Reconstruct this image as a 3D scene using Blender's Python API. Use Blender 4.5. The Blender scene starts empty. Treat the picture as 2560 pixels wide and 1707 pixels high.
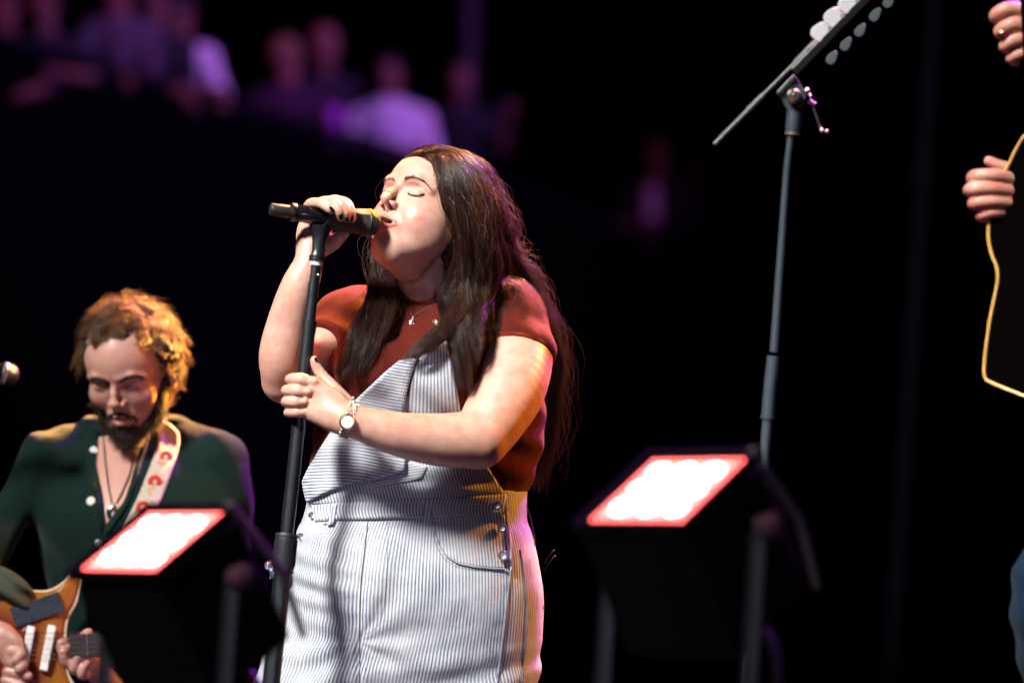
import bpy, math, random, os
import numpy as np
from mathutils import Matrix, Vector
rng = np.random.default_rng(7); random.seed(7)
sc = bpy.context.scene
# ---------------------------------------------------------------- camera
CAM_LOC = Vector((0.0, 0.0, 0.62)); PITCH = math.radians(6.0); ROLL = math.radians(4.0)
FPX = 9600.0; D0 = 7.0
Mcam = (Matrix.Translation(CAM_LOC) @ Matrix.Rotation(math.radians(90) + PITCH, 4, 'X') @ Matrix.Rotation(ROLL, 4, 'Z'))
cd = bpy.data.cameras.new('camera'); cam = bpy.data.objects.new('camera', cd)
sc.collection.objects.link(cam); cam.matrix_world = Mcam
cd.sensor_width = 36.0; cd.lens = 135.0; cd.clip_start = 0.1; cd.clip_end = 500.0
cd.dof.use_dof = True; cd.dof.focus_distance = D0 - 0.06; cd.dof.aperture_fstop = 2.0
sc.camera = cam
MC = np.array(Mcam)
def C(px, py, w=0.0):
    """pixel of the 2560 px photo + metres beyond the subject plane -> camera-frame metres (z towards camera, 0 = subject plane)"""
    d = D0 + w
    return np.array([(px - 1280.0) * d / FPX, -(py - 853.5) * d / FPX, -w])
def S(px, w=0.0): return px * (D0 + w) / FPX
def to_world(P):
    P = np.asarray(P, float).reshape(-1, 3) - np.array([0, 0, D0])
    return P @ MC[:3, :3].T + MC[:3, 3]
def WP(px, py, w=0.0): return to_world(C(px, py, w))[0]
def dirw(v):
    v = np.asarray(v, float); v = v / np.linalg.norm(v); return MC[:3, :3] @ v
# ---------------------------------------------------------------- world and lights
world = bpy.data.worlds.new('World'); sc.world = world; world.use_nodes = True
nt = world.node_tree; bg = nt.nodes['Background']; sky = nt.nodes.new('ShaderNodeTexSky'); sky.sky_type = 'NISHITA'
sky.sun_disc = False; sky.sun_elevation = math.radians(2.0); sky.sun_rotation = math.radians(200)
nt.links.new(sky.outputs[0], bg.inputs[0]); bg.inputs[1].default_value = 0.0008
sc.view_settings.view_transform = 'Standard'; sc.view_settings.look = 'None'; sc.view_settings.exposure = 0.0; sc.view_settings.gamma = 1.0
sc.cycles.max_bounces = 5; sc.cycles.diffuse_bounces = 2; sc.cycles.glossy_bounces = 2; sc.cycles.transmission_bounces = 2
sc.cycles.sample_clamp_indirect = 4.0
def spot(name, src, tgt, energy, color, size_deg, radius, blend=0.4):
    """lamp at camera-frame point src aimed at camera-frame point tgt"""
    l = bpy.data.lights.new(name, 'SPOT'); l.energy = energy; l.color = color
    l.spot_size = math.radians(size_deg); l.spot_blend = blend; l.shadow_soft_size = radius
    o = bpy.data.objects.new(name, l); sc.collection.objects.link(o)
    a = Vector(to_world(src)[0]); b = Vector(to_world(tgt)[0])
    o.location = a; o.rotation_euler = (b - a).to_track_quat('-Z', 'Y').to_euler(); return o
spot('front_key_spotlight', (-4.3, 7.0, 5.7), (0.16, -.02, 0), 35500, (1.0, 0.98, 0.955), 13.2, 1.5, .75)
spot('added_front_fill', (1.2, -1.0, 7.4), (-0.10, -.62, 0), 1700, (0.66, 0.62, 1.0), 9, .8, 1.0)  # added fill with no stage lamp behind it, lifts the dungarees
spot('rear_amber_spotlight', (1.9, 6.0, -4.6), (-0.0, 0.05, 0), 32000, (1.0, 0.40, 0.05), 10, 0.10, .6)
spot('guitarist_amber_spotlight', (2.2, 2.3, -3.0), C(380, 870, .75), 44000, (1.0, 0.45, 0.05), 6.5, 0.10, .8)
spot('side_amber_spotlight', (5.0, 2.9, -1.9), (-0.05, .0, 0.0), 3300, (1.0, 0.32, 0.02), 17, 0.12, .6)
spot('rear_violet_spotlight', (2.9, 4.6, -4.4), (-0.4, 0.0, -.3), 9000, (0.62, 0.05, 1.0), 34, 0.10)
spot('side_violet_spotlight', (3.4, -2.6, 2.4), (-0.1, 0.0, 0), 260, (0.75, 0.25, 0.9), 40, 0.15)
# ---------------------------------------------------------------- objects
def tag(o, label=None, cat=None, group=None, kind=None):
    if label: o['label'] = label
    if cat: o['category'] = cat
    if group: o['group'] = group
    if kind: o['kind'] = kind
    return o
def empty(name, base, label=None, cat=None, group=None):
    o = bpy.data.objects.new(name, None); o.empty_display_size = 0.1; sc.collection.objects.link(o)
    o.location = Vector(to_world(base)[0]); return tag(o, label, cat, group)
def link(name, me, mat, parent=None, smooth=True):
    o = bpy.data.objects.new(name, me); sc.collection.objects.link(o)
    for m in (mat if isinstance(mat, (list, tuple)) else [mat]): me.materials.append(m)
    if smooth: me.polygons.foreach_set('use_smooth', np.ones(len(me.polygons), bool))
    if parent is not None:
        o.parent = parent; bpy.context.view_layer.update(); o.matrix_parent_inverse = parent.matrix_world.inverted()
    return o
def mesh_np(name, V, F, mat, parent=None, smooth=True, attrs=None, frame='cam', mi=None):
    """V (n,3) in the camera frame, F (m,4) or (m,3) or list of lists"""
    if frame == 'cam': V = to_world(V)
    me = bpy.data.meshes.new(name); V = np.asarray(V, np.float32)
    if isinstance(F, np.ndarray):
        k = F.shape[1]; me.vertices.add(len(V)); me.vertices.foreach_set('co', V.ravel())
        me.loops.add(F.size); me.loops.foreach_set('vertex_index', F.ravel().astype(np.int32))
        me.polygons.add(len(F)); me.polygons.foreach_set('loop_start', np.arange(0, F.size, k, dtype=np.int32))
        me.polygons.foreach_set('loop_total', np.full(len(F), k, dtype=np.int32))
        me.update(calc_edges=True); me.validate()
    else:
        me.from_pydata([tuple(map(float, v)) for v in V], [], [tuple(map(int, f)) for f in F]); me.update()
    if attrs:
        for k_, a in attrs.items():
            at = me.attributes.new(k_, 'FLOAT', 'POINT')
            if len(me.vertices) == len(a): at.data.foreach_set('value', np.asarray(a, np.float32))
    o = link(name, me, mat, parent, smooth)
    if mi is not None: me.polygons.foreach_set('material_index', np.asarray(mi, np.int32))
    return o
class MB:
    """collects tubes, boxes, lathes in the camera frame and builds them as one mesh"""
    def __init__(s): s.V = []; s.F = []; s.n = 0; s.A = []
    def add(s, V, F, a=0.0):
        V = np.asarray(V, float); s.V.append(V); s.F += [[i + s.n for i in f] for f in F]; s.n += len(V); s.A.append(np.full(len(V), a)); return s
    def tube(s, pts, r, n=10, caps=True, flat=1.0, up=None, a=0.0):
        P = np.asarray(pts, float); m = len(P); r = np.broadcast_to(np.asarray(r, float), (m,))
        T = np.gradient(P, axis=0); T /= np.linalg.norm(T, axis=1)[:, None] + 1e-12
        u = np.array(up if up is not None else [0.13, 0.21, 0.97], float)
        V = []
        for i in range(m):
            t = T[i]; u = u - t * (u @ t); u /= np.linalg.norm(u) + 1e-12; v = np.cross(t, u)
            an = np.linspace(0, 2 * math.pi, n, endpoint=False)
            V.append(P[i] + r[i] * (np.cos(an)[:, None] * v + np.sin(an)[:, None] * u * flat))
        V = np.concatenate(V); F = []
        for i in range(m - 1):
            for j in range(n):
                F.append([i * n + j, i * n + (j + 1) % n, (i + 1) * n + (j + 1) % n, (i + 1) * n + j])
        if caps: F.append(list(range(n))[::-1]); F.append([(m - 1) * n + j for j in range(n)])
        return s.add(V, F, a)
    def lathe(s, c, axis, prof, n=24, a=0.0):
        """prof = [(t along axis, radius)...]"""
        c = np.asarray(c, float); ax = np.asarray(axis, float); ax /= np.linalg.norm(ax)
        return s.tube_axis(c, ax, prof, n, a)
    def tube_axis(s, c, ax, prof, n, a):
        h = np.array([0, 0, 1.0]) if abs(ax[2]) < .9 else np.array([1.0, 0, 0])
        u = np.cross(ax, h); u /= np.linalg.norm(u); v = np.cross(ax, u); V = []; F = []
        an = np.linspace(0, 2 * math.pi, n, endpoint=False); m = len(prof)
        for t, r in prof: V.append(c + ax * t + max(r, 1e-5) * (np.cos(an)[:, None] * u + np.sin(an)[:, None] * v))
        for i in range(m - 1):
            for j in range(n): F.append([i * n + j, (i + 1) * n + j, (i + 1) * n + (j + 1) % n, i * n + (j + 1) % n])
        F.append(list(range(n))); F.append([(m - 1) * n + j for j in range(n)][::-1])
        return s.add(np.concatenate(V), F, a)
    def box(s, c, X, Y, Z, a=0.0):
        """centre and three half-extent vectors"""
        c, X, Y, Z = [np.asarray(q, float) for q in (c, X, Y, Z)]
        V = [c + i * X + j * Y + k * Z for i in (-1, 1) for j in (-1, 1) for k in (-1, 1)]
        return s.add(V, [[0, 1, 3, 2], [4, 6, 7, 5], [0, 4, 5, 1], [2, 3, 7, 6], [0, 2, 6, 4], [1, 5, 7, 3]], a)
    def prism(s, P2, c, X, Y, Z, a=0.0):
        """outline P2 (k,2) in the plane X,Y, thickness +-Z"""
        c, X, Y, Z = [np.asarray(q, float) for q in (c, X, Y, Z)]; k = len(P2)
        V = [c + p[0] * X + p[1] * Y - Z for p in P2] + [c + p[0] * X + p[1] * Y + Z for p in P2]
        F = [list(range(k))[::-1], [k + i for i in range(k)]] + [[i, (i + 1) % k, k + (i + 1) % k, k + i] for i in range(k)]
        return s.add(V, F, a)
    def sphere(s, c, r, n=12, m=8, a=0.0, sc3=(1, 1, 1)):
        V = [np.array(c) + np.array([0, r * sc3[1], 0])]; F = []
        for i in range(1, m):
            th = math.pi * i / m
            for j in range(n):
                ph = 2 * math.pi * j / n
                V.append(np.array(c) + r * np.array([math.sin(th) * math.cos(ph) * sc3[0], math.cos(th) * sc3[1], math.sin(th) * math.sin(ph) * sc3[2]]))
        V.append(np.array(c) - np.array([0, r * sc3[1], 0]))
        for j in range(n): F.append([0, 1 + (j + 1) % n, 1 + j])
        for i in range(m - 2):
            for j in range(n):
                F.append([1 + i * n + j, 1 + i * n + (j + 1) % n, 1 + (i + 1) * n + (j + 1) % n, 1 + (i + 1) * n + j])
        b = 1 + (m - 2) * n
        for j in range(n): F.append([b + j, b + (j + 1) % n, len(V) - 1])
        return s.add(V, F, a)
    def build(s, name, mat, parent=None, smooth=True, frame='cam', bevel=0.0, attr=None):
        o = mesh_np(name, np.concatenate(s.V), s.F, mat, parent, smooth, frame=frame, attrs={attr: np.concatenate(s.A)} if attr else None)
        if smooth:
            m = o.modifiers.new('es', 'EDGE_SPLIT'); m.split_angle = math.radians(35)
        if bevel:
            b = o.modifiers.new('bv', 'BEVEL'); b.width = bevel; b.segments = 2; b.limit_method = 'ANGLE'
        return o
def cr(pts, n=40):
    """Catmull-Rom through points"""
    P = np.asarray(pts, float)
    if len(P) == 2: t = np.linspace(0, 1, n)[:, None]; return P[0] * (1 - t) + P[1] * t
    Q = np.vstack([2 * P[0] - P[1], P, 2 * P[-1] - P[-2]]); u = np.linspace(0, len(P) - 1 - 1e-9, n); i = u.astype(int); t = (u - i)[:, None]
    a, b, c_, d = Q[i], Q[i + 1], Q[i + 2], Q[i + 3]
    return 0.5 * ((2 * b) + (c_ - a) * t + (2 * a - 5 * b + 4 * c_ - d) * t ** 2 + (3 * b - a - 3 * c_ + d) * t ** 3)
# ---------------------------------------------------------------- implicit surfaces
def vnoise(P, f, seed=0):
    """smooth value noise in [-1,1]"""
    Q = np.asarray(P, np.float64) * f + seed * 17.31; i = np.floor(Q).astype(np.int64); t = Q - i; t = t * t * (3 - 2 * t)
    def h(a, b, c):
        n = (a * 374761393 + b * 668265263 + c * 2147483647 + seed * 974634777) & 0xffffffff
        n = ((n ^ (n >> 13)) * 1274126177) & 0xffffffff
        return ((n ^ (n >> 16)) & 0xffff) / 32767.5 - 1
    x, y, z = i[:, 0], i[:, 1], i[:, 2]; r = 0
    for dx in (0, 1):
        for dy in (0, 1):
            for dz in (0, 1):
                r = r + h(x + dx, y + dy, z + dz) * (t[:, 0] if dx else 1 - t[:, 0]) * (t[:, 1] if dy else 1 - t[:, 1]) * (t[:, 2] if dz else 1 - t[:, 2])
    return r
def smin(a, b, k):
    if k <= 0: return np.minimum(a, b)
    h = np.maximum(k - np.abs(a - b), 0) / k
    return np.minimum(a, b) - h * h * k * 0.25
def smax(a, b, k): return -smin(-a, -b, k)
CUT = 0.05
class Pr:
    sub = False; cs = 1.0
    def scale_cut(s, q):
        s.cs = q
        for h in getattr(s, 'ch', ()): h.scale_cut(q)
    def cull(s, c, R): return np.linalg.norm(s.c - c) - s.r - R > CUT * s.cs
class Cone(Pr):
    """round cone a->b radii ra->rb"""
    def __init__(s, a, b, ra, rb=None, k=0.01, sub=False):
        s.a = np.asarray(a, float); s.b = np.asarray(b, float); s.ra = ra; s.rb = ra if rb is None else rb; s.k = k; s.sub = sub
        s.c = (s.a + s.b) / 2; s.r = np.linalg.norm(s.b - s.a) / 2 + max(s.ra, s.rb)
    def f(s, P, c, R):
        ba = s.b - s.a; l2 = ba @ ba + 1e-12; rr = s.ra - s.rb; a2 = max(l2 - rr * rr, 1e-9); il2 = 1 / l2
        pa = P - s.a; y = pa @ ba; z = y - l2
        q = pa * l2 - y[:, None] * ba; x2 = np.einsum('ij,ij->i', q, q); y2 = y * y * l2; z2 = z * z * l2
        k = math.copysign(1, rr) * rr * rr * x2 if rr else 0 * x2
        d = (np.sqrt(x2 * a2 * il2) + y * rr) * il2 - s.ra
        m1 = np.sign(z) * a2 * z2 > k; m2 = np.sign(y) * a2 * y2 < k
        d = np.where(m2, np.sqrt(x2 + y2) * il2 - s.ra, d); d = np.where(m1, np.sqrt(x2 + z2) * il2 - s.rb, d)
        return d
class Ell(Pr):
    def __init__(s, c, r, k=0.01, sub=False, rot=None):
        s.c = np.asarray(c, float); s.rad = np.asarray(r, float); s.r = float(max(r)); s.k = k; s.sub = sub; s.rot = rot
    def f(s, P, c, R):
        Q = P - s.c
        if s.rot is not None: Q = Q @ s.rot
        k0 = np.linalg.norm(Q / s.rad, axis=1); k1 = np.linalg.norm(Q / s.rad ** 2, axis=1)
        return k0 * (k0 - 1) / (k1 + 1e-9)
class Loft(Pr):
    """ellipse stack along y: rows (y, cx, cz, a, b), optional superellipse exponent"""
    def __init__(s, rows, k=0.01, sub=False, cap=0.0, e=2.2):
        A = np.array(sorted([tuple(r) for r in rows]), float); s.A = A; s.k = k; s.sub = sub; s.e = e
        yy = np.linspace(A[0, 0], A[-1, 0], 200); n = np.arange(len(A))
        t = np.interp(yy, A[:, 0], n); s.yy = yy
        Pc = cr(A, 2000); s.T = np.array([np.interp(yy, Pc[:, 0], Pc[:, j]) for j in range(1, 5)])
        s.c = np.array([A[:, 1].mean(), (A[0, 0] + A[-1, 0]) / 2, A[:, 2].mean()])
        s.r = np.hypot((A[-1, 0] - A[0, 0]) / 2, A[:, 3].max()) + 0.1; s.cap = cap
    def par(s, y): return [np.interp(y, s.yy, s.T[j]) for j in range(4)]
    def f(s, P, c, R):
        cx, cz, a, b = s.par(P[:, 1]); x = np.abs(P[:, 0] - cx) / a; z = np.abs(P[:, 2] - cz) / b; e = s.e
        k0 = (x ** e + z ** e + 1e-9) ** (1 / e)
        g = np.sqrt((x ** (e - 1) / a) ** 2 + (z ** (e - 1) / b) ** 2) * k0 ** (1 - e)
        d = (k0 - 1) / (g + 1e-6); d = np.where(k0 < .3, -np.minimum(a, b) * .7, d)
        dy = np.maximum(s.A[0, 0] - P[:, 1], P[:, 1] - s.A[-1, 0])
        return smax(d, dy, s.cap) if s.cap > 0 else np.maximum(d, dy)
class G(Pr):
    """group; optional frame (origin o, rotation M rows = local->parent columns, scale)"""
    def __init__(s, ch, k=0.01, sub=False, frame=None, disp=None):
        s.ch = [q for q in ch if q is not None]; s.k = k; s.sub = sub; s.fr = frame; s.disp = disp
        lo = np.min([q.c - q.r for q in s.ch if not q.sub], axis=0); hi = np.max([q.c + q.r for q in s.ch if not q.sub], axis=0)
        s.c = (lo + hi) / 2; s.r = float(np.linalg.norm(hi - lo) / 2)
        s.lo = lo; s.hi = hi
        if frame is not None:
            o, M, sca = frame; [h.scale_cut(1 / sca) for h in s.ch]; s.c = o + M @ s.c * sca; s.r *= sca; s.lo = s.c - s.r; s.hi = s.c + s.r
    def f(s, P, c, R):
        Q = P; cc = c; RR = R
        if s.fr is not None:
            o, M, sca = s.fr; Q = (P - o) @ M / sca; cc = (c - o) @ M / sca; RR = R / sca
        d = None
        for q in s.ch:
            if R >= 0:
                if q.cull(cc, RR): continue
            v = q.f(Q, cc, RR)
            if d is None:
                if q.sub: continue
                d = v
            else: d = smax(d, -v, q.k) if q.sub else smin(d, v, q.k)
        if d is None: return np.full(len(P), 1e3)
        if s.disp is not None: d = d + s.disp(Q)
        if s.fr is not None: d = d * s.fr[2]
        return d
def dist(sdf, P): return sdf.f(np.asarray(P, float).reshape(-1, 3), np.zeros(3), -1.0)
def polygonize(sdf, lo, hi, h, slack=1.7, newton=2, B=12):
    lo = np.asarray(lo, float); hi = np.asarray(hi, float); n = np.ceil((hi - lo) / h).astype(int); nb = -(-n // B)
    bi = np.stack(np.meshgrid(*[np.arange(q) for q in nb], indexing='ij'), -1).reshape(-1, 3)
    cen = lo + (bi * B + B / 2) * h; hd = h * B * 0.87
    d = np.concatenate([sdf.f(q, np.zeros(3), -1.0) for q in np.array_split(cen, max(1, len(cen) // 20000))])
    act = bi[np.abs(d) < hd * slack + .004]
    N = (nb * B + 2).astype(np.int64); key = lambda q: (q[..., 0] * N[1] + q[..., 1]) * N[2] + q[..., 2]
    L = np.stack(np.meshgrid(*[np.arange(B + 1)] * 3, indexing='ij'), -1)
    Vk = []; Vp = []; Q = []
    cor = np.array([[i, j, k] for i in (0, 1) for j in (0, 1) for k in (0, 1)])
    ed = [(a, b) for a in range(8) for b in range(a + 1, 8) if np.abs(cor[a] - cor[b]).sum() == 1]
    for b0 in act:
        base = b0 * B; G3 = lo + (L + base) * h; c = lo + (base + B / 2) * h
        v = sdf.f(G3.reshape(-1, 3), c, h * B * 0.87).reshape(B + 1, B + 1, B + 1)
        s = v < 0
        if s.all() or not s.any(): continue
        cs = np.stack([s[a:a + B, b:b + B, q:q + B] for a, b, q in cor]); m = cs.any(0) & ~cs.all(0)
        ii = np.argwhere(m); acc = np.zeros((len(ii), 3)); cnt = np.zeros(len(ii))
        for a, b in ed:
            pa = ii + cor[a]; pb = ii + cor[b]; va = v[tuple(pa.T)]; vb = v[tuple(pb.T)]; x = (va < 0) != (vb < 0)
            t = np.where(x, va / np.where(x, va - vb, 1), 0)[:, None]; acc += np.where(x[:, None], pa * (1 - t) + pb * t, 0); cnt += x
        Vk.append(key(ii + base)); Vp.append(lo + (acc / cnt[:, None] + base) * h)
        for ax in range(3):
            sa = s[:B, :B, :B]; sb = np.roll(s, -1, ax)[:B, :B, :B]; e = np.argwhere(sa != sb)
            if not len(e): continue
            u, w_ = [(1, 2), (2, 0), (0, 1)][ax]; du = np.zeros(3, int); du[u] = 1; dw = np.zeros(3, int); dw[w_] = 1; g = e + base
            q = np.stack([key(g - du - dw), key(g - dw), key(g), key(g - du)], 1); fl = ~sa[tuple(e.T)]
            q[fl] = q[fl][:, ::-1]; Q.append(q)
    Vk = np.concatenate(Vk); Vp = np.concatenate(Vp); Q = np.concatenate(Q); o = np.argsort(Vk); Vk = Vk[o]; Vp = Vp[o]
    ix = np.searchsorted(Vk, Q); ix = np.clip(ix, 0, len(Vk) - 1); ok = (Vk[ix] == Q).all(1); F = ix[ok]
    if newton:
        Vp = relax(Vp, F, 2)
    return Vp, F
def relax(V, F, it=2, lam=.5):
    n = len(V); E = np.concatenate([F[:, [0, 1]], F[:, [1, 2]], F[:, [2, 3]], F[:, [3, 0]]])
    deg = np.bincount(E.ravel(), minlength=n).astype(float) + 1e-9
    for i in range(it):
        for l in (lam, -lam * 1.04):
            S_ = np.stack([np.bincount(E[:, 0], V[E[:, 1], a], n) + np.bincount(E[:, 1], V[E[:, 0], a], n) for a in range(3)], 1) / deg[:, None]
            V = V + l * (S_ - V)
    return V
def surf(sdf, name, mat, parent, h=0.0025, attrs=None, pad=0.01, lo=None, hi=None):
    lo = sdf.lo - pad if lo is None else lo; hi = sdf.hi + pad if hi is None else hi
    V, F = polygonize(sdf, lo, hi, h)
    A = {k: f(V) for k, f in attrs.items()} if attrs else None
    return mesh_np(name, V, F, mat, parent, attrs=A)
def raymarch(sdf, px, py, w0=-0.45, w1=1.6):
    """depth w where the pixel's ray first meets the surface (nan when it misses)"""
    px = np.asarray(px, float).ravel(); py = np.asarray(py, float).ravel(); w = np.full(len(px), w0); done = np.zeros(len(px), bool)
    for i in range(90):
        d = D0 + w; P = np.stack([(px - 1280) * d / FPX, -(py - 853.5) * d / FPX, -w], 1); v = dist(sdf, P)
        w = np.where(done, w, w + np.maximum(v, 0) * .8); done |= v < 3e-4
        if done.all() or (w > w1).all(): break
    return np.where(done & (w < w1), w, np.nan)
# ---------------------------------------------------------------- materials
def newmat(name):
    m = bpy.data.materials.new(name); m.use_nodes = True; return m, m.node_tree, m.node_tree.nodes['Principled BSDF']
def mat(name, col, rough=0.5, metal=0.0, spec=0.5, emit=None, es=0.0, bump=0.0, bscale=200.0, var=0.0, vscale=20.0, sheen=0.0, sub=0.0, coat=0.0, **kw):
    m, t, b = newmat(name); b.inputs['Base Color'].default_value = (*col, 1); b.inputs['Roughness'].default_value = rough
    b.inputs['Metallic'].default_value = metal; b.inputs['Specular IOR Level'].default_value = spec
    if sheen: b.inputs['Sheen Weight'].default_value = sheen; b.inputs['Sheen Roughness'].default_value = 0.4
    if coat: b.inputs['Coat Weight'].default_value = coat
    if emit: b.inputs['Emission Color'].default_value = (*emit, 1); b.inputs['Emission Strength'].default_value = es
    if sub: b.inputs['Subsurface Weight'].default_value = sub; b.inputs['Subsurface Radius'].default_value = (1, .35, .2); b.inputs['Subsurface Scale'].default_value = 0.006
    tc = t.nodes.new('ShaderNodeTexCoord')
    if bump:
        n = t.nodes.new('ShaderNodeTexNoise'); n.inputs['Scale'].default_value = bscale; n.inputs['Detail'].default_value = 4
        t.links.new(tc.outputs['Object'], n.inputs['Vector']); bp = t.nodes.new('ShaderNodeBump'); bp.inputs['Strength'].default_value = bump; bp.inputs['Distance'].default_value = 0.002
        t.links.new(n.outputs[0], bp.inputs['Height']); t.links.new(bp.outputs[0], b.inputs['Normal'])
    if var:
        n = t.nodes.new('ShaderNodeTexNoise'); n.inputs['Scale'].default_value = vscale; n.inputs['Detail'].default_value = 5
        t.links.new(tc.outputs['Object'], n.inputs['Vector']); r = t.nodes.new('ShaderNodeMapRange'); r.inputs['To Min'].default_value = 1 - var; r.inputs['To Max'].default_value = 1 + var
        t.links.new(n.outputs[0], r.inputs['Value']); mx = t.nodes.new('ShaderNodeMix'); mx.data_type = 'RGBA'; mx.blend_type = 'MULTIPLY'; mx.inputs[0].default_value = 1
        mx.inputs[6].default_value = (*col, 1); t.links.new(r.outputs[0], mx.inputs[7]); t.links.new(mx.outputs[2], b.inputs['Base Color'])
    return m
# ---------------------------------------------------------------- skin, hair, cloth materials
def skin_mat(name, base, red, dark=(0.05, 0.02, 0.015)):
    m, t, b = newmat(name); L = t.links.new
    tc = t.nodes.new('ShaderNodeTexCoord'); a = t.nodes.new('ShaderNodeAttribute'); a.attribute_name = 'red'; k = t.nodes.new('ShaderNodeAttribute'); k.attribute_name = 'dark'
    n = t.nodes.new('ShaderNodeTexNoise'); n.inputs['Scale'].default_value = 45; n.inputs['Detail'].default_value = 6; L(tc.outputs['Object'], n.inputs['Vector'])
    r = t.nodes.new('ShaderNodeMapRange'); r.inputs['From Min'].default_value = .35; r.inputs['From Max'].default_value = .7; r.inputs['To Max'].default_value = .42; L(n.outputs[0], r.inputs['Value'])
    ad = t.nodes.new('ShaderNodeMath'); ad.operation = 'ADD'; ad.use_clamp = True; L(r.outputs[0], ad.inputs[0]); L(a.outputs['Fac'], ad.inputs[1])
    mx = t.nodes.new('ShaderNodeMix'); mx.data_type = 'RGBA'; mx.inputs[6].default_value = (*base, 1); mx.inputs[7].default_value = (*red, 1); L(ad.outputs[0], mx.inputs[0])
    m2 = t.nodes.new('ShaderNodeMix'); m2.data_type = 'RGBA'; m2.inputs[7].default_value = (*dark, 1); L(mx.outputs[2], m2.inputs[6]); L(k.outputs['Fac'], m2.inputs[0])
    L(m2.outputs[2], b.inputs['Base Color']); b.inputs['Roughness'].default_value = .42; b.inputs['Specular IOR Level'].default_value = .5
    b.inputs['Subsurface Weight'].default_value = .05; b.inputs['Subsurface Radius'].default_value = (1, .3, .15); b.inputs['Subsurface Scale'].default_value = .008
    n2 = t.nodes.new('ShaderNodeTexNoise'); n2.inputs['Scale'].default_value = 420; n2.inputs['Detail'].default_value = 3; L(tc.outputs['Object'], n2.inputs['Vector'])
    bp = t.nodes.new('ShaderNodeBump'); bp.inputs['Strength'].default_value = .22; bp.inputs['Distance'].default_value = .0012; L(n2.outputs[0], bp.inputs['Height']); L(bp.outputs[0], b.inputs['Normal'])
    return m
M_SKIN = skin_mat('singer_skin', (0.56, 0.325, 0.24), (0.42, 0.11, 0.08))
M_SKIN2 = skin_mat('guitarist_skin', (0.42, 0.23, 0.175), (0.40, 0.12, 0.09), (0.02, 0.012, 0.01))
M_SKIN3 = skin_mat('player_skin', (0.62, 0.34, 0.25), (0.55, 0.15, 0.10))
def hair_mat(name, c1, c2, rough=.36, spec=.35):
    m, t, b = newmat(name); L = t.links.new
    a = t.nodes.new('ShaderNodeAttribute'); a.attribute_name = 'tone'
    mx = t.nodes.new('ShaderNodeMix'); mx.data_type = 'RGBA'; mx.inputs[6].default_value = (*c1, 1); mx.inputs[7].default_value = (*c2, 1); L(a.outputs['Fac'], mx.inputs[0])
    L(mx.outputs[2], b.inputs['Base Color']); b.inputs['Roughness'].default_value = rough; b.inputs['Specular IOR Level'].default_value = spec
    return m
M_HAIR = hair_mat('brown_hair', (0.004, 0.0018, 0.0013), (0.075, 0.026, 0.016))
M_HAIR_BASE = mat('hair_mass', (0.010, 0.005, 0.004), .7, spec=.2)
M_BROW = mat('brow_hair', (0.045, 0.022, 0.014), .6, spec=.2)
def cloth_mat(name, col, bump=.4, bscale=900, wr=0.0, wscale=14, rough=.85, var=.12, sheen=.03):
    m, t, b = newmat(name); L = t.links.new
    tc = t.nodes.new('ShaderNodeTexCoord'); n = t.nodes.new('ShaderNodeTexNoise'); n.inputs['Scale'].default_value = bscale; L(tc.outputs['Object'], n.inputs['Vector'])
    w = t.nodes.new('ShaderNodeTexNoise'); w.inputs['Scale'].default_value = wscale; w.inputs['Detail'].default_value = 3; w.inputs['Distortion'].default_value = .6; L(tc.outputs['Object'], w.inputs['Vector'])
    b1 = t.nodes.new('ShaderNodeBump'); b1.inputs['Strength'].default_value = bump; b1.inputs['Distance'].default_value = .0008; L(n.outputs[0], b1.inputs['Height'])
    b2 = t.nodes.new('ShaderNodeBump'); b2.inputs['Strength'].default_value = wr; b2.inputs['Distance'].default_value = .02; L(w.outputs[0], b2.inputs['Height']); L(b1.outputs[0], b2.inputs['Normal']); L(b2.outputs[0], b.inputs['Normal'])
    v = t.nodes.new('ShaderNodeTexNoise'); v.inputs['Scale'].default_value = 30; v.inputs['Detail'].default_value = 6; L(tc.outputs['Object'], v.inputs['Vector'])
    r = t.nodes.new('ShaderNodeMapRange'); r.inputs['To Min'].default_value = 1 - var * 2; r.inputs['To Max'].default_value = 1 + var * 2; L(v.outputs[0], r.inputs['Value'])
    mx = t.nodes.new('ShaderNodeMix'); mx.data_type = 'RGBA'; mx.blend_type = 'MULTIPLY'; mx.inputs[0].default_value = 1; mx.inputs[6].default_value = (*col, 1); L(r.outputs[0], mx.inputs[7]); L(mx.outputs[2], b.inputs['Base Color'])
    b.inputs['Roughness'].default_value = rough; b.inputs['Specular IOR Level'].default_value = .05; b.inputs['Sheen Weight'].default_value = sheen
    return m
M_TEE = cloth_mat('rust_tee', (0.075, 0.010, 0.006), wr=.25)
M_TEE_RIB = cloth_mat('rust_rib', (0.11, 0.013, 0.008), wr=.05)
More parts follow.
